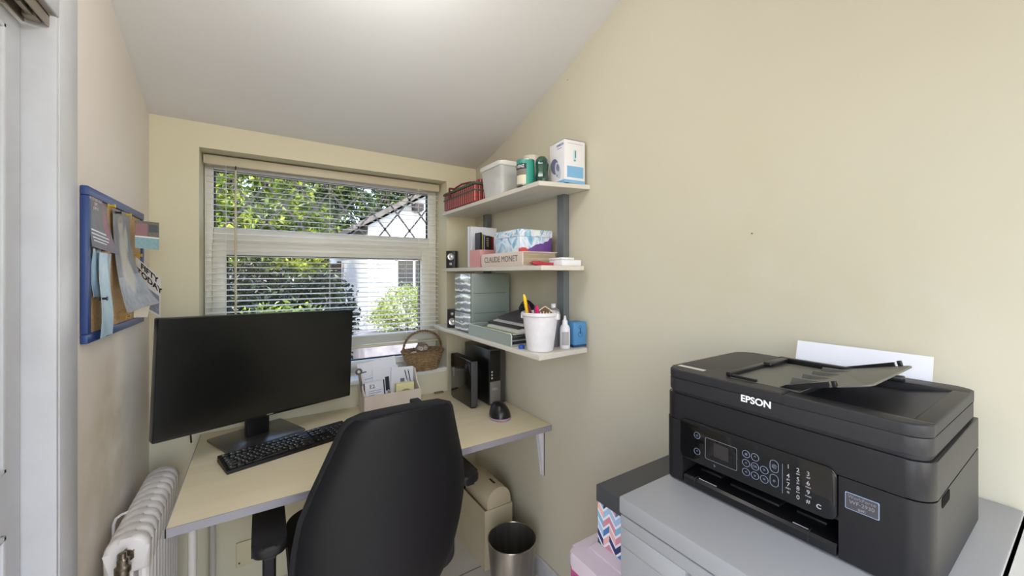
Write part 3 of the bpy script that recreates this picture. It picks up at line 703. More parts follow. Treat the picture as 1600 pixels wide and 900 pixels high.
pin(1.86, 1.588, '#6f2c34', 'dark red push pin at the top right of the postcard')
pin(1.44, 1.345, '#1d2024', 'black push pin through the lower part of the blue ribbon', BF + .008)
for k, (y, z_) in enumerate(((1.60, 1.290), (1.64, 1.285), (1.62, 1.305))): pin(y + .05, z_ - .012, '#b08a3a', ('brass push pin at the bottom of the cork, leftmost of three', 'brass push pin at the bottom of the cork, rightmost of three', 'brass push pin at the bottom of the cork, topmost of three')[k])

# ------------------------------------------------------------------ radiator
RAD = mat('white_radiator_enamel', '#e6e1de', .35, noise=(20, '#d6cec9', .4))
rd = thing('column_radiator', 'white cast column radiator on the left wall beside the desk', 'radiator', (0, 0, 0))
NS = 11; y0 = 1.435; pitch = .0425; rx0, rx1 = -.350, -.258
sec = MB()
for k in range(NS):
    y = y0 + k * pitch; cx = (rx0 + rx1) / 2; hw_ = (rx1 - rx0) / 2
    prof = rrect(rx0, rx1, .60, .70, .035, 8, (1, 1, 0, 0))
    sec.prism(prof, y, y + pitch - .004, axis='y', bev=.013, seg=4)
    prof = rrect(rx0, rx1, .08, .16, .03, 8, (0, 0, 1, 1))
    sec.prism(prof, y, y + pitch - .004, axis='y', bev=.012, seg=3)
    for x in (rx0 + .014, cx, rx1 - .014): sec.tube([(x, y + pitch / 2 - .002, .13), (x, y + pitch / 2 - .002, .63)], .0125, 10)
    for z_ in (.655, .12): sec.cyl((cx, y - .004, z_), (cx, y + pitch, z_), .018, seg=16)
sec.build('radiator_sections', RAD, rd)
for y in (y0 + .03, y0 + (NS - 1) * pitch):
    f_ = MB()
    f_.box(rx0 + .01, rx1 - .01, y - .012, y + .012, 0, .085, bev=.006); f_.build('foot', RAD, rd)
w_ = MB().tube([(-.366, 1.60, .50), (-.366, 1.60, .668), (-.362, 1.603, .683), (-.352, 1.61, .688), (-.335, 1.62, .688)], .004, 8); w_.build('wall_stay', RAD, rd)
vb = MB().lathe([(0, -.034), (.011, -.034), (.013, -.03), (.013, -.008), (.017, -.006), (.017, .008), (.012, .012), (.012, .026), (.008, .03), (.008, .044), (0, .046)], (-.304, 1.405, .636), seg=16)
vb.cyl((-.304, 1.44, .655), (-.304, 1.405, .648), .012, seg=6).cyl((-.304, 1.436, .655), (-.304, 1.428, .655), .019, seg=6)
vb.build('valve', mat('worn_chrome', '#8e8678', .28, .9, noise=(80, '#4a4034', .8)), rd)
MB().cyl((-.304, 1.405, .0), (-.304, 1.405, .604), .0075, seg=12).build('feed_pipe', RAD, rd)

# cover plate low on the back wall
sk = thing('cover_plate', 'cream square cover plate low on the wall under the desk', 'cover plate', (-.035, YB - .0005, .165), 0)
MB().box(-.058, .058, -.010, 0, -.055, .055, bev=.004).build('plate', mat('cream_plastic', '#dad0ac', .45), sk)
for x in (-.046, .046): MB().cyl((x, -.012, -.035), (x, -.008, -.035), .004, seg=10).build('screw', spm, sk)
cbm = MB().tube([(-.245, 2.085, .706), (-.247, 2.08, .76), (-.244, 2.083, .80), (-.2, 2.07, .88), (-.1, 2.03, .93)], .003, 8)
tag(cbm.build('monitor_cable', BLACK_PL), 'thin black cable behind the left end of the monitor', 'cable')

# ------------------------------------------------------------------ office chair
ch = thing('office_chair', 'black high-backed office chair pushed in at the desk, back towards us', 'chair', (.335, 1.42, 0))
SHELL = mat('dark_grey_chair_plastic', '#131315', .5, bump=(500, .1), spec=.22)
FAB = mat('black_fabric', '#18181a', .85, bump=(800, .5))
HWP = [(.33, .13), (.38, .165), (.45, .205), (.52, .230), (.60, .243), (.66, .2465), (.73, .243), (.80, .224), (.86, .203), (.92, .183), (.985, .162)]
def hw(z): return itp(HWP, z) if z > HWP[0][0] else HWP[0][1]
def backf(y_off, grow, bulge, edge):
    def f(u, v):
        zt = .984 + grow; zb = .34; s_ = 2 * u - 1
        z_ = zb + (zt - zb) * v
        h = (hw(min(z_, .985)) + grow)
        if v > .96: h *= math.sqrt(max(0, 1 - ((v - .96) / .04) ** 2 * (.25 if grow == 0 else .5)))
        # corners eased
        x = s_ * h + (z_ - .73) * .15
        yy = y_off + .03 * math.sin((z_ - .34) / .65 * PI * 1.1) * 0 + .055 * (z_ - .34) - bulge * (1 - s_ * s_) + .05 * max(0, (.55 - z_)) 
        if edge: yy += edge * (abs(s_) ** 8)
        top = .010 * (1 - s_ * s_) * (1 if v > .9 else 0) * (v - .9) * 10
        return (x, yy - .03, z_ + top)
    return f
sh_ = MB().grid(backf(-.245, 0, .030, .022), 32, 40, th=.012); so_ = sh_.build('back_shell', SHELL, ch)
so_.modifiers.new('b', 'BEVEL').width = .003
cu = MB()
def cush(front):
    def f(u, v):
        a = backf(-.245 + .016, .010, .022, 0)(u, v); s_ = 2 * u - 1
        ed = max(abs(s_), abs(2 * v - 1)); k = math.sqrt(max(0, 1 - ed ** 6))
        return (a[0], a[1] + .024 + (.034 * k if front else -.024 * k), a[2])
    return f
cu.grid(cush(True), 32, 40).grid(cush(False), 32, 40)
bmesh.ops.remove_doubles(cu.bm, verts=cu.bm.verts, dist=.0005); bmesh.ops.recalc_face_normals(cu.bm, faces=cu.bm.faces)
cu.build('back_cushion', FAB, ch, sharp=80)
tb_ = MB().box(.07, .10, -.215, -.18, .99, 1.004, bev=.004).build('fabric_tab', FAB, ch)
seat = MB().prism(rrect(-.262, .245, -.225, .26, .10, 10), .435, .515, bev=.028, seg=5); seat.build('seat', FAB, ch)
MB().prism(rrect(-.20, .2, -.18, .2, .06, 8), .415, .437).build('seat_pan', BLACK_PL, ch)
MB().box(-.04, .04, -.235, .02, .395, .416, bev=.004).build('back_support', BLACK_PL, ch)
for sx, x, y in ((-1, -.315, .0), (1, .312, .035)):
    ab = MB().prism(rrect(x - .043, x + .043, y - .18 + .0, y + .08, .03, 8), .634, .668, bev=.012, seg=4)
    ab.build('armrest', BLACK_PL, ch)
    sx_ = x - (.05 if sx > 0 else 0); ap = MB().prism([(y - .11, .636), (y + .01, .636), (y - .02, .40), (y - .09, .40)], sx_ - .017, sx_ + .017, axis='x', bev=.008, seg=3)
    ap.box(min(sx_, sx * .18), max(sx_, sx * .18), y - .09, y - .02, .395, .413, bev=.004); ap.build('arm_support', BLACK_PL, ch)
MB().cyl((0, 0, .09), (0, 0, .25), .028).cyl((0, 0, .25), (0, 0, .415), .016).build('gas_column', BLACK_SAT, ch)
fs = MB().cyl((0, 0, .075), (0, 0, .115), .045)
for k in range(5):
    a_ = 2 * PI * k / 5 + .3; M_ = Matrix.Rotation(a_, 4, 'Z'); fs.prism([(.03, .075), (.30, .062), (.30, .08), (.03, .112)], -.022, .022, axis='y', bev=.006, M=M_)
fs.build('star_base', BLACK_PL, ch)
for k in range(5):
    a_ = 2 * PI * k / 5 + .3; x, y = .29 * math.cos(a_), .29 * math.sin(a_)
    q = MB()
    for d_ in (-.012, .012):
        dx, dy = -math.sin(a_) * d_, math.cos(a_) * d_; q.cyl((x + dx * .5, y + dy * .5, .027), (x + dx * 1.6, y + dy * 1.6, .027), .027, seg=20)
    q.cyl((x, y, .03), (x, y, .07), .006, seg=8); q.build('caster', BLACK_PL, ch)

# ------------------------------------------------------------------ shredder and bin on the floor
BEI = mat('beige_plastic', '#c3b79b', .5)
sr = thing('paper_shredder', 'beige paper shredder with a rounded head under the desk', 'shredder', (.89, 1.61, 0))
bb = MB().box(0, .006, 0, .32, .0, .28).box(.149, .155, 0, .32, 0, .28).box(.006, .149, 0, .006, 0, .28).box(.006, .149, .314, .32, 0, .28).box(.006, .149, .006, .314, 0, .01)
bb.build('bin_body', BEI, sr)
hp = [(.018, .268), (.150, .268), (.150, .300)] + [(.084 + .066 * math.cos(a_), .305 + .066 * math.sin(a_)) for a_ in [PI * k / 16 for k in range(17)]] + [(.018, .30)]
MB().prism(hp, .008, .245, axis='y', bev=.003).build('shredder_head', BEI, sr)
hp2 = [(.03 + .9 * (a_ - .018), .27 + .85 * (b_ - .268)) for a_, b_ in hp]
MB().prism(hp2, .246, .31, axis='y', bev=.003).build('head_rear', BEI, sr)
MB().box(.078, .089, .05, .10, .3695, .3725, bev=.001).build('slot', INK, sr)
wb_ = thing('waste_bin', 'round brushed steel waste bin in front of the beige shredder', 'waste bin', (.912, 1.407, 0))
SS = mat('brushed_steel', '#a8a49e', .32, .9, noise=((30, 30, 1.2), '#7c7872', .6))
MB().lathe([(0, 0), (.084, 0), (.0845, .004), (.105, .27), (.1035, .27), (.083, .006), (0, .006)], seg=56).build('bin_shell', SS, wb_)
q = MB().tube([(.1045 * math.cos(2 * PI * k / 56), .1045 * math.sin(2 * PI * k / 56), .27) for k in range(56)], .0022, 8, closed=True); q.build('rolled_rim', CHROME, wb_)

# ------------------------------------------------------------------ wall shelving
SHM = wood_mat('pale_grey_woodgrain', '#dcd6cb', '#cfc8bd', '#c9c2b6', (14, 2, 14), .5)
POSTM = mat('grey_upright', '#6f7476', .45, .2)
for k, (ya, yb, lb_) in enumerate(((1.25, 1.292, 'grey metal shelf upright nearer to us on the right wall'), (1.91, 1.953, 'grey metal shelf upright nearer to the window'))):
    u = MB().box(1.07, XR - .0005, ya, yb, 1.085, 1.7465)
    u.box(1.068, 1.0702, ya, ya + .008, 1.085, 1.7465).box(1.068, 1.0702, yb - .008, yb, 1.085, 1.7465)
    tag(u.build('shelf_upright', POSTM), lb_, 'shelf upright', 'shelf uprights on the right wall')
def shelf(pts, z, t, label):
    o = MB().prism(pts, z - t, z, bev=.0012, seg=1).build('wall_shelf', SHM); tag(o, label, 'shelf', 'pale shelves on the right wall'); return o
shelf([(1.0985, 1.125), (.884, 1.177), (.880, 2.101), (1.0985, 2.101)], 1.7645, .018, 'pale woodgrain wall shelf, topmost of three, holding the white box')
Z2 = 1.442
shelf([(1.0665, 1.125), (.874, 1.15), (.874, 2.101), (1.0665, 2.101)], Z2, .018, 'pale woodgrain wall shelf, middle of three, holding the thick art book')
Z3 = 1.122
shelf([(1.0665, 1.108), (.82, 1.09), (.815, 1.96), (.83, 2.101), (1.0665, 2.101)], Z3, .018, 'pale woodgrain wall shelf, lowest of three, holding the white pot')

# --- top shelf
Z1 = 1.765
g = G('red_tartan', .7); o_ = g.sep(g.tc.outputs['Object'])
fy = g.math('FRACT', g.math('MULTIPLY', g.math('ADD', o_[1], o_[0]), 42)); fz = g.math('FRACT', g.math('MULTIPLY', o_[2], 42)); fx = g.math('FRACT', g.math('MULTIPLY', o_[0], 42))
c_ = g.mix(g.math('GREATER_THAN', fy, .72), '#a83434', '#45181b'); c_ = g.mix(g.math('MULTIPLY', g.math('GREATER_THAN', fz, .75), .6), c_, '#2f3d35'); c_ = g.mix(g.math('LESS_THAN', fy, .14), c_, '#dba59c')
TART = g.out(c_); GRB = mat('green_binding', '#3d5a4c', .7)
hp_ = thing('picnic_basket', 'red tartan covered basket with green bands, left end of the top shelf', 'basket', (.872, 1.68, Z1 + .001))
MB().box(0, .17, 0, .375, 0, .082, bev=.004).build('basket_body', TART, hp_)
MB().prism([(0, .084), (.17, .084), (.17, .098), (.14, .112), (.03, .112), (0, .098)], -.003, .378, axis='y', bev=.004).build('lid', TART, hp_)
MB().box(-.003, .173, -.003, .378, .052, .060, bev=.002).box(-.004, .174, -.006, .381, .083, .094, bev=.002).build('binding', GRB, hp_)
for y in (.29,):
    q = MB().box(-.006, -.002, y - .01, y + .01, .055, .112, bev=.001); q.box(-.006, .04, y - .01, y + .01, .110, .116, bev=.001); q.build('strap', mat('dark_red_strap', '#6b2a2a', .6), hp_)
q = MB().tube([(.02, .27, .112), (.05, .25, .135), (.08, .2, .14), (.11, .15, .135), (.14, .13, .112)], .005, 8); q.build('handle', mat('dark_red_strap2', '#6b2a2a', .6), hp_)
CLP = mat('clear_plastic', '#f4f5f3', .3, alpha=.38)
tu = thing('plastic_tub', 'clear plastic tub with a white lid on the top shelf', 'tub', (.897, 1.466, Z1 + .001))
def tub_shell(x0, x1, y0, y1, h, fl, t, cx=None):
    b = MB(); bot = rrect(x0, x1, y0, y1, .015, 5); top = rrect(x0 - fl, x1 + fl, y0 - fl, y1 + fl, .018, 5)
    bi = rrect(x0 + t, x1 - t, y0 + t, y1 - t, .013, 5); ti = rrect(x0 - fl + t, x1 + fl - t, y0 - fl + t, y1 + fl - t, .016, 5)
    t_ = bmesh.new(); L = [[t_.verts.new((*p, z_)) for p in P2] for P2, z_ in ((bot, 0), (top, h), (ti, h), (bi, t))]
    n_ = len(bot)
    for a_, b_ in zip(L, L[1:]):
        for i in range(n_): t_.faces.new((a_[i], a_[(i + 1) % n_], b_[(i + 1) % n_], b_[i]))
    t_.faces.new(L[0][::-1]); t_.faces.new(L[3]); b._add(t_); return b
tub_shell(0, .14, 0, .165, .128, .014, .002).build('tub_body', CLP, tu)
MB().prism(rrect(-.020, .160, -.020, .185, .022, 6), .126, .146, bev=.006, seg=3).build('lid', mat('frosted_lid', '#f0f0ea', .35, alpha=.8), tu)
MB().box(.05, .09, .18, .20, .128, .14, bev=.003).build('lid_clip', mat('frosted_clip', '#e8e8e4', .4), tu)
for i, (a_, b_, c_) in enumerate(((.03, .05, 14), (.055, .09, -10), (.09, .12, 8))):
    q = bx(-.014, .014, -.03, .03, 0, .085 - i * .008, bev=.003).build('paper_packet', PAP); place(q, (.897 + a_, 1.466 + b_, Z1 + .004), rot=(0, 0, R(c_)))
    tag(q, ('white paper packet in the clear tub, nearest its front', 'white paper packet in the middle of the clear tub', 'white paper packet at the back of the clear tub')[i], 'packet', 'white packets in the clear tub')
TEAL = mat('teal_label', '#2f9688', .35); cn = thing('food_can', 'teal labelled food can on the top shelf beside the clear tub', 'can', (.910, 1.302, Z1 + .001), R(0))
MB().cyl((0, 0, .005), (0, 0, .103), .0371, seg=40).build('label_wrap', TEAL, cn)
MB().lathe([(0, 0), (.036, 0), (.0375, .002), (.0365, .005), (.0365, .103), (.0375, .107), (.035, .108), (.034, .104), (0, .104)]).build('tin', mat('tin_metal', '#a3a8a2', .3, .9), cn)
def wrap(name, m, a0, a1, z0, z1, r, parent, n=12, pts=None):
    b = MB(); b.grid(lambda u, v: (r * math.cos(R(a0 + (a1 - a0) * u)), r * math.sin(R(a0 + (a1 - a0) * u)), z0 + (z1 - z0) * v), n, 2); return b.build(name, m, parent)
wrap('keystone_panel', mat('cream_label', '#ddd5bc', .5), 165, 238, .006, .060, .0374, cn); wrap('grey_band', mat('grey_brown_label', '#7d756c', .5), 165, 238, .042, .066, .0376, cn)
wrap('black_panel', INK, 150, 240, .066, .088, .0376, cn)
def wrap_text(body, size, ac, z_, r, m, parent, sx=.8):
    t_ = text('lettering', body, size, (0, 0, 0), (0, 0, 0), m, None, ext=0, bold=size * .02); mm = t_.data
    for v in mm.vertices:
        a_ = R(ac) + v.co.x * sx / r; y_ = v.co.y; v.co = (r * math.cos(a_), r * math.sin(a_), z_ + y_)
    t_.parent = parent; return t_
wrap_text('HEINZ', .017, 197, .077, .0379, PAP, cn)
wt = MB().lathe([(0, 0), (.037, 0), (.038, .002), (.037, .004), (.037, .146), (.0385, .15), (.036, .151), (.034, .147), (0, .147)]).build('white_tin', mat('white_tin_paint', '#d5d2c6', .4)); place(wt, (.985, 1.362, Z1 + .001)); tag(wt, 'plain white tin standing behind the teal can on the top shelf', 'tin')
gg = mat('dark_green_glass', '#12382c', .08, coat=.5, noise=(30, '#2f6a50', .6)); gj = MB()
gj.lathe([(0, 0), (.018, 0), (.026, .01), (.0275, .035), (.024, .06), (.0275, .085), (.026, .105), (.016, .118), (0, .12)], seg=9)
gj = gj.build('green_glass_jar', gg); place(gj, (.958, 1.255, Z1 + .001)); tag(gj, 'dark green glossy glass jar between the can and the white box', 'jar')
WCB = mat('white_carton', '#e9e8ec', .45); BLC = mat('light_blue_print', '#7fb4dd', .45); LAV = mat('lavender_grey_print', '#9a9fbe', .45)
bp_ = thing('white_carton', 'white carton with blue panels, right end of the top shelf', 'carton', (.986, 1.148, Z1 + .001), R(-6))
MB().box(0, .098, 0, .105, 0, .168, bev=.0008).build('box', WCB, bp_)
MB().box(-.0004, .0984, -.0004, .1054, .0, .012).box(.012, .09, -.0006, .0002, .022, .066).build('blue_panels', BLC, bp_)
MB().box(.0, .1, -.002, .104, .1682, .1700, M=Matrix.Rotation(R(0), 4, 'X')).build('top_flap', mat('brown_carton_inside', '#a39c92', .6), bp_)
pr = MB(); pr.prism([(.042 + .0, .085), (.055, .085), (.055, .13), (.042, .13)], -.0006, .0002, axis='y'); pr.build('device_picture', mat('pale_blue_print', '#bcdfe8', .45), bp_)
MB().box(.050, .0545, -.0009, .0, .10, .128).box(.045, .052, -.0009, 0, .087, .092).build('device_marks', mat('slate_print', '#5f7482', .45), bp_)
pic = MB()
def discx(b, cy, cz, ry, rz, x=-.0006, n=28, rot=0):
    P2 = [(cy + ry * math.cos(2 * PI * i / n) * math.cos(rot) - rz * math.sin(2 * PI * i / n) * math.sin(rot), cz + ry * math.cos(2 * PI * i / n) * math.sin(rot) + rz * math.sin(2 * PI * i / n) * math.cos(rot)) for i in range(n)]
    b.prism(P2, x, .0002, axis='x')
discx(pic, .068, .075, .026, .034, rot=-.5); pic.build('cuff_picture', mat('slate_lavender', '#6f7390', .45), bp_)
pic = MB(); discx(pic, .045, .055, .018, .036, x=-.0010, rot=-.35); pic.build('monitor_picture', mat('pale_lavender', '#c9cde2', .45), bp_)
pic = MB(); discx(pic, .045, .066, .010, .016, x=-.0014, rot=-.35); discx(pic, .050, .036, .004, .005, x=-.0014); pic.build('display_picture', mat('mid_lavender', '#83879f', .45), bp_)
text('lettering', 'OMRON', .013, (-.0008, .03, .152), (PI / 2, 0, -PI / 2), mat('blue_letters', '#7f8cc0', .4), bp_, bold=.0003)
MB().box(.015, .085, -.0005, .0002, .154, .1552).box(-.0006, .0002, .018, .05, .138, .141).build('small_print', LAV, bp_)

# --- middle shelf
SPK = mat('speaker_black', '#1c1c1e', .35); CONE = mat('silver_cone', '#c9cacb', .25, .7)
def speaker(loc, rz, label, flip):
    t = thing('desktop_speaker', label, 'speaker', loc, rz, 'small black desktop speakers')
    MB().prism(rrect(-.030, .030, -.03, .03, .010, 5), 0, .098, bev=.006, seg=3).build('cabinet', SPK, t)
    zb, zs = (.064, .024) if not flip else (.034, .076)
    def cone(z_, r_, nm):
        b = MB().lathe([(r_ * 1.15, 0), (r_ * 1.15, .003), (r_, .003), (r_ * .55, -.001), (r_ * .5, .002), (0, .004)], seg=28, M=Matrix.Translation((0, -.0305, z_)) @ Matrix.Rotation(PI / 2, 4, 'X')); b.build(nm, CONE, t)
        q = MB().tube([(r_ * 1.2 * math.cos(2 * PI * k / 30), -.031, z_ + r_ * 1.2 * math.sin(2 * PI * k / 30)) for k in range(30)], .0022, 6, closed=True); q.build(nm + '_surround', INK, t)
    cone(zb, .0165, 'woofer'); cone(zs, .007, 'tweeter'); return t
speaker((.915, 2.040, Z2 + .0005), R(-38), 'small black speaker at the left end of the middle shelf', False)
speaker((.872, 1.925, Z3 + .0005), R(-38), 'small black speaker at the left end of the lowest shelf', True)
PINK = mat('pink_card', '#dd9f9c', .6)
mh = thing('magazine_holder', 'pink card magazine holder on the middle shelf', 'magazine holder', (.885, 1.650, Z2 + .0005))
MB().box(0, .002, 0, .11, 0, .085).box(.002, .086, 0, .002, 0, .085).box(.002, .086, .108, .11, 0, .085).box(.084, .086, .002, .108, 0, .085).box(.002, .084, .002, .108, 0, .002).build('holder_body', PINK, mh)
def book(name, label, x0, x1, y0, y1, z0, h, col, cat='book', group=None, spine='w', pages='#d8cfb8', rough=.5):
    t = thing(name, label, cat, (x0, y0, z0), group=group); W_, D_ = x1 - x0, y1 - y0; cv = mat(name + '_cover', col, rough); tk = .0015
    b = MB()
    if spine == 'w':   # spine at x0, cover boards at the y sides
        b.box(0, W_, 0, tk, 0, h).box(0, W_, D_ - tk, D_, 0, h).box(0, tk, 0, D_, 0, h); pg = (tk, W_ - .003, tk, D_ - tk)
    else:              # spine at y0
        b.box(0, tk, 0, D_, 0, h).box(W_ - tk, W_, 0, D_, 0, h).box(0, W_, 0, tk, 0, h); pg = (tk, W_ - tk, tk, D_ - .003)
    b.build('cover', cv, t); bx(pg[0], pg[1], pg[2], pg[3], .002, h - .003).build('pages', mat('book_pages', pages, .8), t); return t
GR_B = 'upright books and folders on the middle shelf'
book('ring_folder', 'slim cream folder, leftmost of the upright folders on the middle shelf', .905, 1.06, 1.807, 1.815, Z2 + .0005, .190, '#d9d6d0', 'folder', GR_B)
book('ring_folder', 'pale lilac-grey folder, second of the upright folders on the middle shelf', .903, 1.06, 1.794, 1.805, Z2 + .0005, .188, '#b9bccb', 'folder', GR_B)
book('ring_folder', 'thick white folder standing behind the pink holder', .889, 1.045, 1.7625, 1.792, Z2 + .004, .205, '#e2e4ec', 'folder', GR_B, rough=.35)
bkx = [('slim black book, first spine right of the white folder in the pink holder', .890, .899, '#2a1c20', .166), ('slim lime green book between two dark spines', .900, .907, '#b5c23c', .16), ('slim lilac book beside the lime green one', .908, .918, '#8f7fae', .156), ('slim black book with gold marks beside the lilac one', .919, .943, '#20262a', .152), ('slim dark brown book against the painted box', .944, .955, '#38282a', .15), ('slim red book, last spine before the painted box', .956, .966, '#a3283a', .148)]
for lb_, a_, b_, cl, h_ in bkx:
    t_ = book('slim_book', lb_, a_, b_, 1.656, 1.712, Z2 + .003, h_, cl, group=GR_B, spine='s')
    if 'gold' in lb_: 
        q = MB()
        for k in range(5): q.box(.006, .018, -.0006, .0002, .100 + k * .009, .104 + k * .009)
        q.build('gold_marks', mat('gold_print', '#b09a62', .4, .3), t_)
cm = thing('art_book', 'thick cream art book reading CLAUDE MONET, lying under the painted box', 'book', (.877, 1.274, Z2 + .0005))
CRM = mat('cream_book_cover', '#dcccc0', .55)
MB().box(0, .178, 0, .34, 0, .003).box(0, .178, 0, .34, .056, .059).prism([(0, .001), (.003, .001), (.003, .058), (0, .058), (-.003, .048), (-.004, .03), (-.003, .011)], 0, .34, axis='y').build('cover', CRM, cm)
MB().box(.003, .170, .004, .336, .003, .056).build('pages', mat('aged_pages', '#b9a990', .8, noise=((2, 2, 240), '#8f7f6a', .9)), cm)
text('lettering', 'CLAUDE MONET', .036, (-.0045, .170, .030), FACE_W, mat('brown_letters', '#6d6560', .6), cm, ext=.0003, sx=1.02)
g = G('seascape_print', .35); cc = g.noise(9, g.tc.outputs['Object'], 4, dist=1.8); c_ = g.ramp(cc, [(.28, '#3f7fa8'), (.42, '#8fc0dc'), (.5, '#e6eaf4'), (.6, '#b4cfe6'), (.72, '#5f93ba')])
o_ = g.sep(g.tc.outputs['Object'])
hill = g.math('ADD', g.math('MULTIPLY', g.math('SUBTRACT', o_[0], .035), .42), g.math('MULTIPLY', g.math('SUBTRACT', g.noise(22), .4), .06))
c_ = g.mix(g.math('MULTIPLY', g.math('LESS_THAN', o_[2], hill), g.math('GREATER_THAN', o_[0], .03)), c_, g.mix(g.noise(30), '#5a3484', '#7d58a0'))
c_ = g.mix(g.math('MULTIPLY', g.ell(o_[0], o_[2], .018, .006, .024, .013, .2), g.math('LESS_THAN', o_[1], .01)), c_, '#c4454e')
SEA = g.out(c_)
g = G('seascape_lid_print', .35); c_ = g.ramp(g.noise(14, g.tc.outputs['Object'], 4, dist=2.5), [(.3, '#4b86b0'), (.44, '#9cc6de'), (.52, '#eceef2'), (.62, '#cfd3dc'), (.7, '#6d9fc2')]); SEAL = g.out(c_)
pb_ = thing('painted_box', 'blue and purple seascape patterned box on the thick art book', 'box', (.893, 1.318, Z2 + .0600))
MB().box(0, .165, 0, .197, 0, .072, bev=.001).build('box_body', SEA, pb_); MB().box(-.003, .168, -.003, .2, .064, .094, bev=.0015).build('lid', SEAL, pb_)
gc = MB()
prof = [(0, .012), (.012, .019), (.03, .019), (.06, .013), (.12, .011), (.15, .009), (.152, .003), (.13, 0), (.03, 0), (.006, .003)]
gc.prism(prof, -.014, .014, axis='y', bev=.003, seg=3); gc = gc.build('glasses_case', mat('dark_red_gloss', '#a8303a', .2)); place(gc, (.882, 1.226, Z2 + .0005), R(-10)); tag(gc, 'shiny dark red slim case at the front of the middle shelf', 'case')
wbx = thing('white_small_box', 'small flat white box at the right end of the middle shelf', 'box', (.968, 1.142, Z2 + .0005), R(-3)); MB().box(0, .096, 0, .085, 0, .022, bev=.002).build('box_body', WCB, wbx); MB().box(-.001, .06, -.001, .086, .0225, .031, bev=.002).build('lid', WCB, wbx)

# --- lowest shelf
GRP = mat('grey_green_plastic', '#7c8681', .4)
g = G('painted_glint_plastic', .12); wv_ = g.n.new('ShaderNodeTexWave'); wv_.inputs['Scale'].default_value = 10; wv_.inputs['Distortion'].default_value = 5; wv_.bands_direction = 'Z'; g.l.new(g.tc.outputs['Object'], wv_.inputs[0])
c_ = g.ramp(wv_.outputs[1], [(.45, '#8f9499'), (.78, '#a9aeb2'), (.9, '#f2f4f6')]); g.b.inputs['Coat Weight'].default_value = .6; GLINTP = g.out(c_)  # pale wave bands paint glints into the clear drawer fronts
du = thing('drawer_unit', 'grey three-drawer desktop unit with clear fronts on the lowest shelf', 'drawer unit', (.842, 1.668, Z3 + .0005))
hb = MB().box(.006, .225, 0, .178, .0, .29, bev=.006); 
hb.build('casing', GRP, du)
gv = MB()
for z_ in (.097, .193): gv.box(.02, .2, -.0012, .002, z_ - .0015, z_ + .0015)
gv.build('seam', mat('dark_seam', '#555e5a', .5), du)
for k in range(3):
    d_ = MB().box(-.004, .008, .008, .17, .006 + k * .096, .096 + k * .096, bev=.004, seg=3)
    d_.box(-.012, -.002, .07, .108, .045 + k * .096, .055 + k * .096, bev=.003); d_.build('drawer', GLINTP, du)
MSH = mat('pale_wire_mesh', '#b9c2b9', .45, .3, noise=(400, '#8b958c', 1)); MSHE = mat('pale_steel_edge', '#c4ccc4', .35, .4)
ty = thing('letter_tray', 'pale green-grey mesh letter tray full of papers on the lowest shelf', 'tray', (.826, 1.280, Z3 + .0005))
TWd, TLn, TH = .225, .375, .05
MB().box(0, .002, 0, TLn, .004, TH - .003).box(0, TWd, TLn - .002, TLn, .004, TH - .003).box(TWd - .002, TWd, 0, TLn, .004, TH - .003).box(0, TWd, 0, TLn, 0, .004).build('mesh_panels', MSH, ty)
MB().tube([(.001, .004, .002), (.001, .0, .01), (.001, 0, TH - .006), (.001, .006, TH), (.001, TLn, TH)], .003, 8).tube([(.008, .001, TH - .002), (TWd, .001, TH - .002)], .003, 8).tube([(.001, .001, .004), (TWd, .001, .004)], .003, 8).tube([(.001, TLn, TH), (TWd - .001, TLn, TH), (TWd - .001, 0, TH)], .003, 8).build('wire_rim', MSHE, ty)
stk = [('#2e2c30', 'black folder'), ('#d8d8da', 'white sheaf of paper'), ('#3a3a3e', 'charcoal folder'), ('#4a4c50', 'dark grey folder'), ('#a3a85a', 'olive green folder'), ('#e2e1de', 'white paperback'), ('#35322f', 'dark brown notebook'), ('#c9c8c6', 'pale grey envelope'), ('#424046', 'charcoal grey booklet')]
names_ = ['folder', 'paper_sheaf', 'folder', 'folder', 'folder', 'paperback', 'notebook', 'envelope', 'booklet']
ps = [(.007, 0, 0), (.005, 0, 0), (.008, 1, .0), (.006, 2.5, .012), (.004, 4, .014), (.010, 5.5, .014), (.008, 7.5, .016), (.004, 10, .016), (.012, 13, .018)]
zc = .0047; px = .8305
pl_words = ['at the bottom of the letter tray', 'second from the bottom of the letter tray', 'third from the bottom of the letter tray', 'just under the olive one in the letter tray', 'in the middle of the letter tray stack', 'tilted above the olive folder in the letter tray', 'third from the top of the letter tray stack', 'second from the top of the letter tray stack', 'topmost and tilted in the letter tray stack']
for i, ((cl, nm), (th_, tilt, dx)) in enumerate(zip(stk, ps)):
    ln = .148 - .006 * i * (1 if i > 2 else 0) * .6; tp = ps[i - 1][1] if i else 0; px += dx; zc += dx * math.tan(R(tp)) + .0016
    q = bx(0, min(.195, 1.045 - px), -ln, ln, 0, th_).build(names_[i], mat('stack_' + nm.replace(' ', '_'), cl, .5))
    place(q, (px, 1.280 + (.170, .178, .165, .15, .17, .14, .165, .15, .135)[i], Z3 + zc), rot=(0, R(-tilt), 0)); zc += th_ / math.cos(R(tilt))
    tag(q, nm + ' ' + pl_words[i], names_[i].replace('_', ' '), 'papers in the letter tray')
ca = MB()
for k in range(5):
    ca.tube([(.04 * math.cos(2 * PI * j / 24) * (1 - .06 * k), .035 * math.sin(2 * PI * j / 24) + .004 * k, .006 * k + .012 * math.sin(4 * PI * j / 24)) for j in range(24)], .003, 6, closed=True)
ca = ca.build('coiled_cable', BLACK_PL); place(ca, (.975, 1.37, Z3 + .130), rot=(0, R(-13), 0)); tag(ca, 'coiled black cable lying on the letter tray stack', 'cable')
bu = thing('plastic_pot', 'white plastic pot holding pens on the lowest shelf', 'pot', (.885, 1.170, Z3 + .0005))
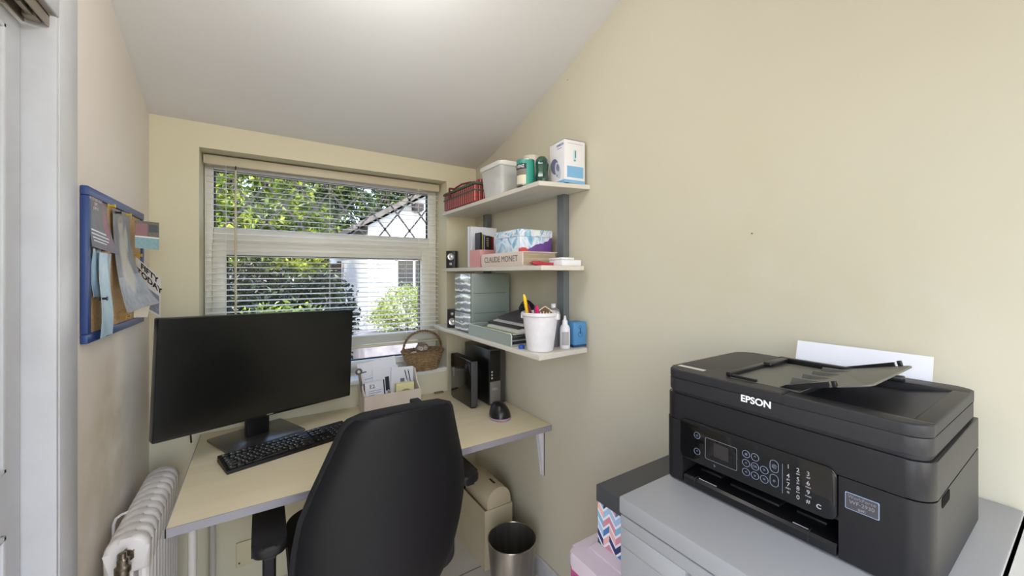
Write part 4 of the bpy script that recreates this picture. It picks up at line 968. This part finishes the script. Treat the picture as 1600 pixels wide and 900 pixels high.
WPL = mat('white_plastic', '#e6e3e6', .35, noise=(30, '#d3cdd0', .5))
MB().lathe([(0, 0), (.046, 0), (.049, .003), (.050, .006), (.066, .128), (.069, .131), (.072, .134), (.072, .143), (.069, .145), (.066, .144), (.064, .132), (.047, .006), (0, .005)], seg=48).build('pot_body', WPL, bu)
for s_ in (-1, 1):
    a_ = R(60); M_ = Matrix.Rotation(R(-58) + (PI if s_ < 0 else 0), 4, 'Z'); MB().box(.064, .076, -.012, .012, .118, .140, bev=.003, M=M_).build('handle_lug', WPL, bu)
def stick(name, label, cat, dx, dy, tx, ty, ln, r_, col, tip=None, group='pens in the white pot'):
    t = thing(name, label, cat, (.885 + dx, 1.170 + dy, Z3 + .008), group=group, rot=(R(ty), R(tx), 0))
    MB().cyl((0, 0, 0), (0, 0, ln), r_, seg=14).build('barrel', mat(name + '_' + col.strip('#'), col, .3), t)
    MB().cyl((0, 0, ln), (0, 0, ln + .012), r_ * .8, r_ * .6, seg=14).build('cap_end', mat('end_' + col.strip('#'), tip or col, .3), t)
stick('highlighter', 'yellow highlighter standing tallest in the white pot', 'highlighter', -.015, .02, -14, 2, .198, .0065, '#f0c41e', '#f4d33a')
stick('marker', 'bright pink marker leaning in the white pot', 'marker', -.0, .0, -12, 8, .158, .0075, '#d8266e')
stick('pen', 'dark plum pen at the left side of the white pot', 'pen', .012, .01, -22, 3, .168, .005, '#6a2140')
stick('pen', 'purple-brown pen between the plum pen and the pink marker', 'pen', .012, .02, -19, -2, .16, .0045, '#7c3a5a')
stick('pen', 'pale blue capped pen in the middle of the white pot', 'pen', -.0, .03, -2, 6, .145, .007, '#8f9fd0')
stick('pen', 'dark blue pen behind the pink marker in the white pot', 'pen', .016, .035, -6, 0, .145, .004, '#35426e')
cw = thing('folded_card', 'cream folded card peaking like a roof over the pot rim', 'card', (.897, 1.155, Z3 + .118), R(-35))
CRD = mat('cream_card', '#e2d9b8', .6)
MB().box(-.045, .0, -.008, .008, -.001, .001, M=Matrix.Translation((.0, 0, .048)) @ Matrix.Rotation(R(-32), 4, 'Y')).box(0, .045, -.008, .008, -.001, .001, M=Matrix.Translation((.0, 0, .048)) @ Matrix.Rotation(R(32), 4, 'Y')).build('card_faces', CRD, cw)
MB().prism([(-.034, .020), (.034, .020), (.0, .044)], -.004, .004, axis='y').build('brown_inside', mat('brown_card', '#6e4a34', .7), cw)
q = MB()
for k in range(6): q.box(-.03 + k * .011, -.026 + k * .011, -.006, -.004, .004, .026 + .002 * (k % 3))
q.build('pale_stripes', CRD, cw)
gb_ = thing('spray_bottle', 'grey bottle with a white cap behind the white pot', 'bottle', (.985, 1.215, Z3 + .0005))
MB().lathe([(0, 0), (.026, 0), (.028, .004), (.028, .125), (.022, .145), (.009, .153), (0, .153)]).build('bottle_body', mat('silver_grey_plastic', '#8d8c90', .3, .3), gb_)
MB().cyl((0, 0, .150), (0, 0, .168), .0095, seg=20).build('cap', WPL, gb_)
gl_ = thing('glue_bottle', 'small white nozzle bottle with a grey label, right of the pot', 'bottle', (.99, 1.150, Z3 + .0005))
MB().lathe([(0, 0), (.0185, 0), (.020, .003), (.020, .075), (.017, .085), (.011, .092), (.010, .106), (.006, .110), (.003, .125), (0, .126)]).build('bottle_body', WPL, gl_)
wrap('label', mat('grey_label', '#a9a5a6', .5), 195, 275, .014, .065, .0203, gl_)
bb_ = thing('blue_box', 'small blue box at the right end of the lowest shelf', 'box', (1.022, 1.135, Z3 + .0005), R(-4))
MB().box(0, .062, 0, .062, 0, .097, bev=.001).build('box_body', mat('blue_carton', '#4d86b6', .45), bb_); MB().box(-.0005, .0625, -.0005, .0625, 0, .010).build('dark_band', mat('navy_print', '#26435f', .5), bb_)
q = MB().box(.03, .034, -.0008, .0002, .05, .075).tube([(.032 + .010 * math.cos(2 * PI * k / 20), -.0002, .05 + .010 * math.sin(2 * PI * k / 20)) for k in range(20)], .0008, 5, closed=True).tube([(.030 + .006 * math.cos(2 * PI * k / 20), -.0002, .078 + .006 * math.sin(2 * PI * k / 20)) for k in range(20)], .0008, 5, closed=True); q.build('printed_mark', mat('navy_mark', '#1c3350', .5), bb_)
bc = MB().lathe([(0, 0), (.011, 0), (.012, .003), (.012, .011), (.009, .014), (0, .014)], seg=20).build('bottle_cap', mat('royal_blue_plastic', '#2553b0', .3)); place(bc, (.842, 1.232, Z3 + .0005)); tag(bc, 'small royal blue cap lying left of the white pot', 'cap')

# ------------------------------------------------------------------ filing cabinet
CAB = mat('grey_cabinet_enamel', '#98999b', .38)
fc = thing('filing_cabinet', 'grey steel filing cabinet under the printer', 'filing cabinet', (0, 0, 0))
CX0, CX1, CY0, CY1, CZ = .549, XR - .004, .079, .488, 1.004
MB().box(CX0 + .022, CX1, CY0, CY1, .02, CZ - .004).build('carcass', CAB, fc)
MB().box(CX0, CX1, CY0, CY1, CZ - .030, CZ, bev=.003).build('top_panel', CAB, fc)
MB().box(CX0 + .03, CX1 - .01, CY0 + .01, CY1 - .01, 0, .022).build('plinth', BLACK_PL, fc)
for k in range(3):
    z0_ = .025 + k * .3165; z1_ = z0_ + .3135; ym = (CY0 + CY1) / 2
    d_ = MB()
    y0_, y1_ = CY0 + .002, CY1 - .002
    d_.box(CX0 + .002, CX0 + .022, y0_, y1_, z0_, z1_ - .055, bev=.002); d_.box(CX0 + .002, CX0 + .022, y0_, y1_, z1_ - .022, z1_, bev=.002)
    d_.box(CX0 + .002, CX0 + .022, y0_, ym - .075, z1_ - .055, z1_ - .022, bev=.001); d_.box(CX0 + .002, CX0 + .022, ym + .075, y1_, z1_ - .055, z1_ - .022, bev=.001)
    d_.box(CX0 + .018, CX0 + .022, ym - .075, ym + .075, z1_ - .055, z1_ - .022)
    dd = d_.build('drawer', CAB, fc)
    MB().prism([(CX0 + .004, z1_ - .055), (CX0 + .018, z1_ - .055), (CX0 + .004, z1_ - .036)], ym - .073, ym + .073, axis='y').build('handle', mat('pale_grey_handle', '#c4c3c4', .35), dd)

# ------------------------------------------------------------------ boxes beside the cabinet
g = G('chevron_print', .5); o_ = g.sep(g.tc.outputs['Object'])
hy = g.math('SUBTRACT', o_[1], 0.0); hcol = g.math('MULTIPLY', hy, 1 / .020); fcol = g.math('FRACT', hcol); icol = g.math('FLOOR', hcol)
par = g.math('ABSOLUTE', g.math('SUBTRACT', g.math('MULTIPLY', g.math('FRACT', g.math('MULTIPLY', hcol, .5)), 2), 1))
sh2 = g.math('MULTIPLY', par, .95); zr = g.math('ADD', g.math('MULTIPLY', o_[2], 1 / .023), sh2); fr2 = g.math('FRACT', zr); ir = g.math('FLOOR', zr)
wn_ = g.n.new('ShaderNodeTexWhiteNoise'); wn_.noise_dimensions = '2D'; cv = g.n.new('ShaderNodeCombineXYZ'); g.l.new(g.math('FLOOR', hcol), cv.inputs[0]); g.l.new(ir, cv.inputs[1]); g.l.new(cv.outputs[0], wn_.inputs[0])
c_ = g.ramp(wn_.outputs[0], [(0, '#4a7fb8'), (.17, '#24336a'), (.3, '#d78fa2'), (.45, '#7fb6d6'), (.6, '#a9c6e6'), (.72, '#8e2350'), (.82, '#f0b9b4'), (.92, '#3a3a5e')], True)
c_ = g.mix(g.math('GREATER_THAN', fr2, .70), c_, '#efedf0'); CHEV = g.out(c_)
cb_ = thing('storage_box', 'chevron patterned box with a charcoal lid beside the filing cabinet', 'box', (.722, .495, .7225))
MB().box(.003, .335, .003, .219, 0, .146).build('box_body', CHEV, cb_)
MB().box(0, .338, 0, .222, .106, .1475, bev=.0015).build('lid', mat('charcoal_lid', '#4c4d4f', .5), cb_)
pnk = thing('storage_tower', 'pink storage drawers with a frosted lid under the chevron box', 'storage drawers', (.655, .492, 0))
PKM = mat('magenta_plastic', '#c2588c', .35); FRO = mat('frosted_pink_lid', '#dccdd8', .3, alpha=.93)
MB().box(0, .40, 0, .25, .0, .675, bev=.006).build('tower_body', PKM, pnk)
for k in range(3): MB().box(-.006, .002, .012, .238, .02 + k * .218, .225 + k * .218, bev=.004).build('drawer', PKM, pnk)
MB().prism(rrect(-.006, .406, -.002, .256, .02, 5), .676, .716, bev=.010, seg=3).box(.04, .36, .03, .225, .714, .7215, bev=.003).build('frosted_lid', FRO, pnk)

# ------------------------------------------------------------------ printer
PB = mat('printer_black', '#1e1d20', .36, spec=.4, bump=(1500, .12)); PB2 = mat('printer_lid_black', '#2a292b', .45, spec=.4, bump=(1500, .15)); PG = mat('printer_gloss_panel', '#121213', .07, spec=.6)
p = thing('printer', 'black all-in-one inkjet printer on the filing cabinet', 'printer', (.687, .492, CZ + .0005), -PI / 2)
WX, DY = .375, .300
lower = MB()
lower.prism(rrect(0, .041, 0, DY, .022, 8, (0, 0, 1, 0)), .003, .1195)
lower.prism(rrect(.283, WX, 0, DY, .026, 8, (0, 0, 0, 1)), .003, .1195)
lower.box(.041, .283, .075, DY, .003, .1195); lower.box(.041, .283, .006, .075, .053, .1195)
lower.box(.041, .283, .02, .075, .003, .012)
lower.build('lower_body', PB, p)
MB().box(.01, .36, .01, .28, 0, .004).build('base_pad', INK, p)
band = MB(); band.prism(rrect(0, WX, 0, DY, .026, 8, (0, 0, 1, 1)), .1208, .170, bev=.0015, seg=2); bo = band.build('scanner_body', PB, p)
MB().prism(rrect(.005, WX - .005, .006, DY - .006, .022, 6, (0, 0, 1, 1)), .168, .182).build('scanner_gap', INK, p)
# lid: left block, flat; right end sinks into a shallow output bay
lid = MB(); rr1 = rrect(.002, WX - .002, .0, DY, .026, 8, (1, 1, 1, 1))
lid.prism(rr1, .1765, .1995, bev=.0015)
lid.prism(rrect(.002, .212, 0, DY, .026, 8, (0, 1, 1, 0)), .199, .2175, bev=.004, seg=3)
lid.prism(rrect(.2121, WX - .002, 0, .030, .026, 8, (0, 0, 0, 1)), .199, .2165, bev=.003, seg=3)
lid.prism(rrect(.2121, WX - .002, DY - .045, DY, .02, 6, (1, 0, 0, 0)), .199, .2165, bev=.003, seg=3)
lid.box(.352, WX - .002, .026, DY - .04, .199, .2165, bev=.003, seg=3)
lid.prism([(.212, .1995), (.36, .1995), (.36, .2155), (.30, .204)], .028, DY - .043, axis='y')
lid.build('lid', PB2, p)
# adf feed well and tray
INT = mat('tray_grey', '#65635b', .5)
adf = MB().box(.116, .225, .030, .245, .2172, .2182)
adf.build('feed_deck', INT, p)
rails = MB().box(.108, .30, .238, .250, .2175, .229, bev=.002).box(.108, .118, .03, .245, .2175, .226, bev=.002).box(.118, .16, .03, .036, .2175, .223, bev=.001)
rails.box(.112, .128, .16, .236, .220, .229, bev=.003)
rails.build('feed_guides', BLACK_SAT, p)
fl = MB(); fl.prism(rrect(0, .108, .0, .215, .012, 5, (1, 0, 0, 1)), 0, .003, bev=.001)
for k in range(4):
    y = .045 + k * .042; fl.prism([(-.012, .003), (.034, .003), (-.006, .012)], y - .003, y + .003, axis='y')
fo = fl.build('paper_support', INT, p); fo.location = (.206, .034, .2185); fo.rotation_euler = (0, R(-15), 0)
MB().prism([(-.02, 0), (.058, 0), (.058, .009), (.0, .006)], -.002, .003, axis='y').box(.062, .068, -.002, .004, .0, .010, bev=.001).build('edge_guide', BLACK_SAT, fo)
MB().prism([(-.02, 0), (.085, 0), (.085, .010), (.0, .006)], .212, .217, axis='y').box(.089, .095, .211, .218, .0, .012, bev=.001).build('edge_guide', BLACK_SAT, fo)
text('lettering', 'EPSON', .0155, (.1735, -.0008, .194), FACE_S, mat('white_letters', '#f2f2f2', .4), p, ext=.0003, bold=.0004)
MB().box(.010, .064, .030, .042, .2174, .2179).build('sticker', mat('pale_sticker', '#c9c7c2', .5), p)
# control panel
cp = MB().prism(rrect(.038, .282, .0525, .128, .012, 6), -.0035, .006, axis='y', bev=.0015); cpo = cp.build('control_panel', PG, p)
RG = mat('pale_blue_icon', '#76819a', .4); WT = mat('white_icon', '#b4b4b8', .4)
def ring(b, x, z_, r_, t=.00045):
    b.tube([(x + r_ * math.cos(2 * PI * k / 28), -.0036, z_ + r_ * math.sin(2 * PI * k / 28)) for k in range(28)], t, 5, closed=True)
def outline(b, P2, t=.00045): b.tube([(x, -.0036, z_) for x, z_ in P2], t, 5, closed=True)
RB = [(.073, .104), (.073, .074), (.160, .103), (.174, .103), (.160, .088), (.174, .088), (.188, .088), (.160, .073), (.174, .073), (.188, .073)]
for x, z_ in RB:
    b = MB(); ring(b, x, z_, .0058); b.build('button_ring', RG, cpo)
for z_ in (.100, .0775):
    b = MB(); outline(b, rrect(.1965, .2085, z_ - .0095, z_ + .0095, .0058, 6)); b.build('button_ring', RG, cpo)
b = MB(); outline(b, rrect(.089, .145, .068, .1065, .003, 4)); b.build('screen_outline', mat('grey_line', '#74777d', .4), cpo)
MB().box(.105, .131, -.0038, -.0030, .077, .1015).build('display', mat('dim_display', '#33302f', .15), cpo)
b = MB().box(.2138, .2144, -.0038, -.003, .063, .109); b.build('divider_line', RG, cpo)
SY = [(.073, .104, 'o'), (.073, .074, '^'), (.160, .103, '#'), (.174, .103, '^'), (.160, .088, '<'), (.174, .088, 'OK'), (.188, .088, '>'), (.160, .073, '<'), (.174, .073, 'v'), (.188, .073, '='), (.2025, .100, '@'), (.2025, .0775, 'o'), (.106, .061, '))')]
for x, z_, s_ in SY: text('icon', s_, .0052 if len(s_) > 1 else .0072, (x, -.0037, z_), FACE_S, RG, cpo, ext=.0001)
ks = '123456789*0#'; sub = ['', 'abc', 'def', 'ghi', 'jkl', 'mno', 'pqrs', 'tuv', 'wxyz', '', '', '']
for i, kx in enumerate(ks):
    x = (.222, .235, .248)[i % 3]; z_ = (.1075, .0935, .0800, .0665)[i // 3]
    text('key_digit', kx, .0088, (x, -.0037, z_), FACE_S, WT, cpo, ext=.0001)
    if sub[i]: text('key_letters', sub[i], .0038, (x, -.0037, z_ - .0055), FACE_S, WT, cpo, ext=.0001)
text('key_digit', 'C', .0088, (.261, -.0037, .0655), FACE_S, WT, cpo, ext=.0001, bold=.0002)
# output tray
tr2 = MB().prism([(-.002, .004), (-.002, .016), (.002, .020), (.07, .028), (.07, .022), (.004, .004)], .044, .281, axis='x', bev=.001); tr2.build('output_tray', BLACK_SAT, p)
for x in (.0665, .2465): MB().box(x, x + .001, -.0026, .012, .004, .0215).build('tray_seam', INK, p)
MB().box(.072, .105, .004, .0055, .0206, .0212).box(.225, .245, .004, .0055, .0206, .0212).build('tray_marks', WT, p)
MB().box(.12, .20, .02, .05, .024, .030, bev=.003).box(.06, .1, .03, .05, .024, .029, bev=.002).box(.22, .26, .03, .05, .024, .029, bev=.002).build('tray_guides', BLACK_PL, p)
# model plate and side grip
MB().prism(rrect(.2905, .3265, .0785, .1015, .0015, 3), -.0008, .001, axis='y').build('plate_border', mat('pale_blue_border', '#8fa0bb', .4), p)
MB().prism(rrect(.2915, .3255, .0795, .1005, .0012, 3), -.0011, .001, axis='y').build('plate', mat('grey_plate', '#4a494d', .35), p)
text('lettering', 'WorkForce', .0062, (.3085, -.0013, .0965), FACE_S, mat('plate_letters', '#85818a', .4), p, ext=.0001)
text('lettering', 'WF-2930', .0070, (.3085, -.0013, .0895), FACE_S, mat('plate_letters_b', '#8d8a90', .4), p, ext=.0001)
text('lettering', '((o))', .0045, (.3085, -.0013, .0830), FACE_S, mat('plate_letters_c', '#a3a6ae', .4), p, ext=.0001)
MB().prism(rrect(.045, .088, .104, .118, .004, 4), WX - .0005, WX + .0006, axis='x').build('side_grip', mat('deep_black', '#08080a', .9, spec=.1), p)
# paper feed at the rear
bx(.105, .325, DY - .03, DY + .01, .12, .205, bev=.003).build('rear_feed', PB, p)
ps_ = thing('paper_stack', 'white sheets of paper standing in the rear feed of the printer', 'paper', (1.0, .277, CZ + .19), rot=(0, R(16), 0))
q = MB()
for k in range(4): q.box(-.004 + k * .0022, -.0024 + k * .0022, -.105 + .0012 * k, .105 + .0008 * k, 0, .068 - .0012 * k)
q.build('sheets', mat('bright_paper', '#e9e9f0', .6), ps_)

# small nail marks on the right wall
for k, (y, z_) in enumerate(((.519, 1.518), (1.26, 2.239))):
    q = MB().cyl((XR - .002, 0, 0), (XR + .004, 0, 0), .0016, seg=8).build('nail', INK); q.location = (0, y, z_); tag(q, ('small nail head in the middle of the right wall', 'small nail head high on the right wall near the ceiling')[k], 'nail', 'nails in the right wall')
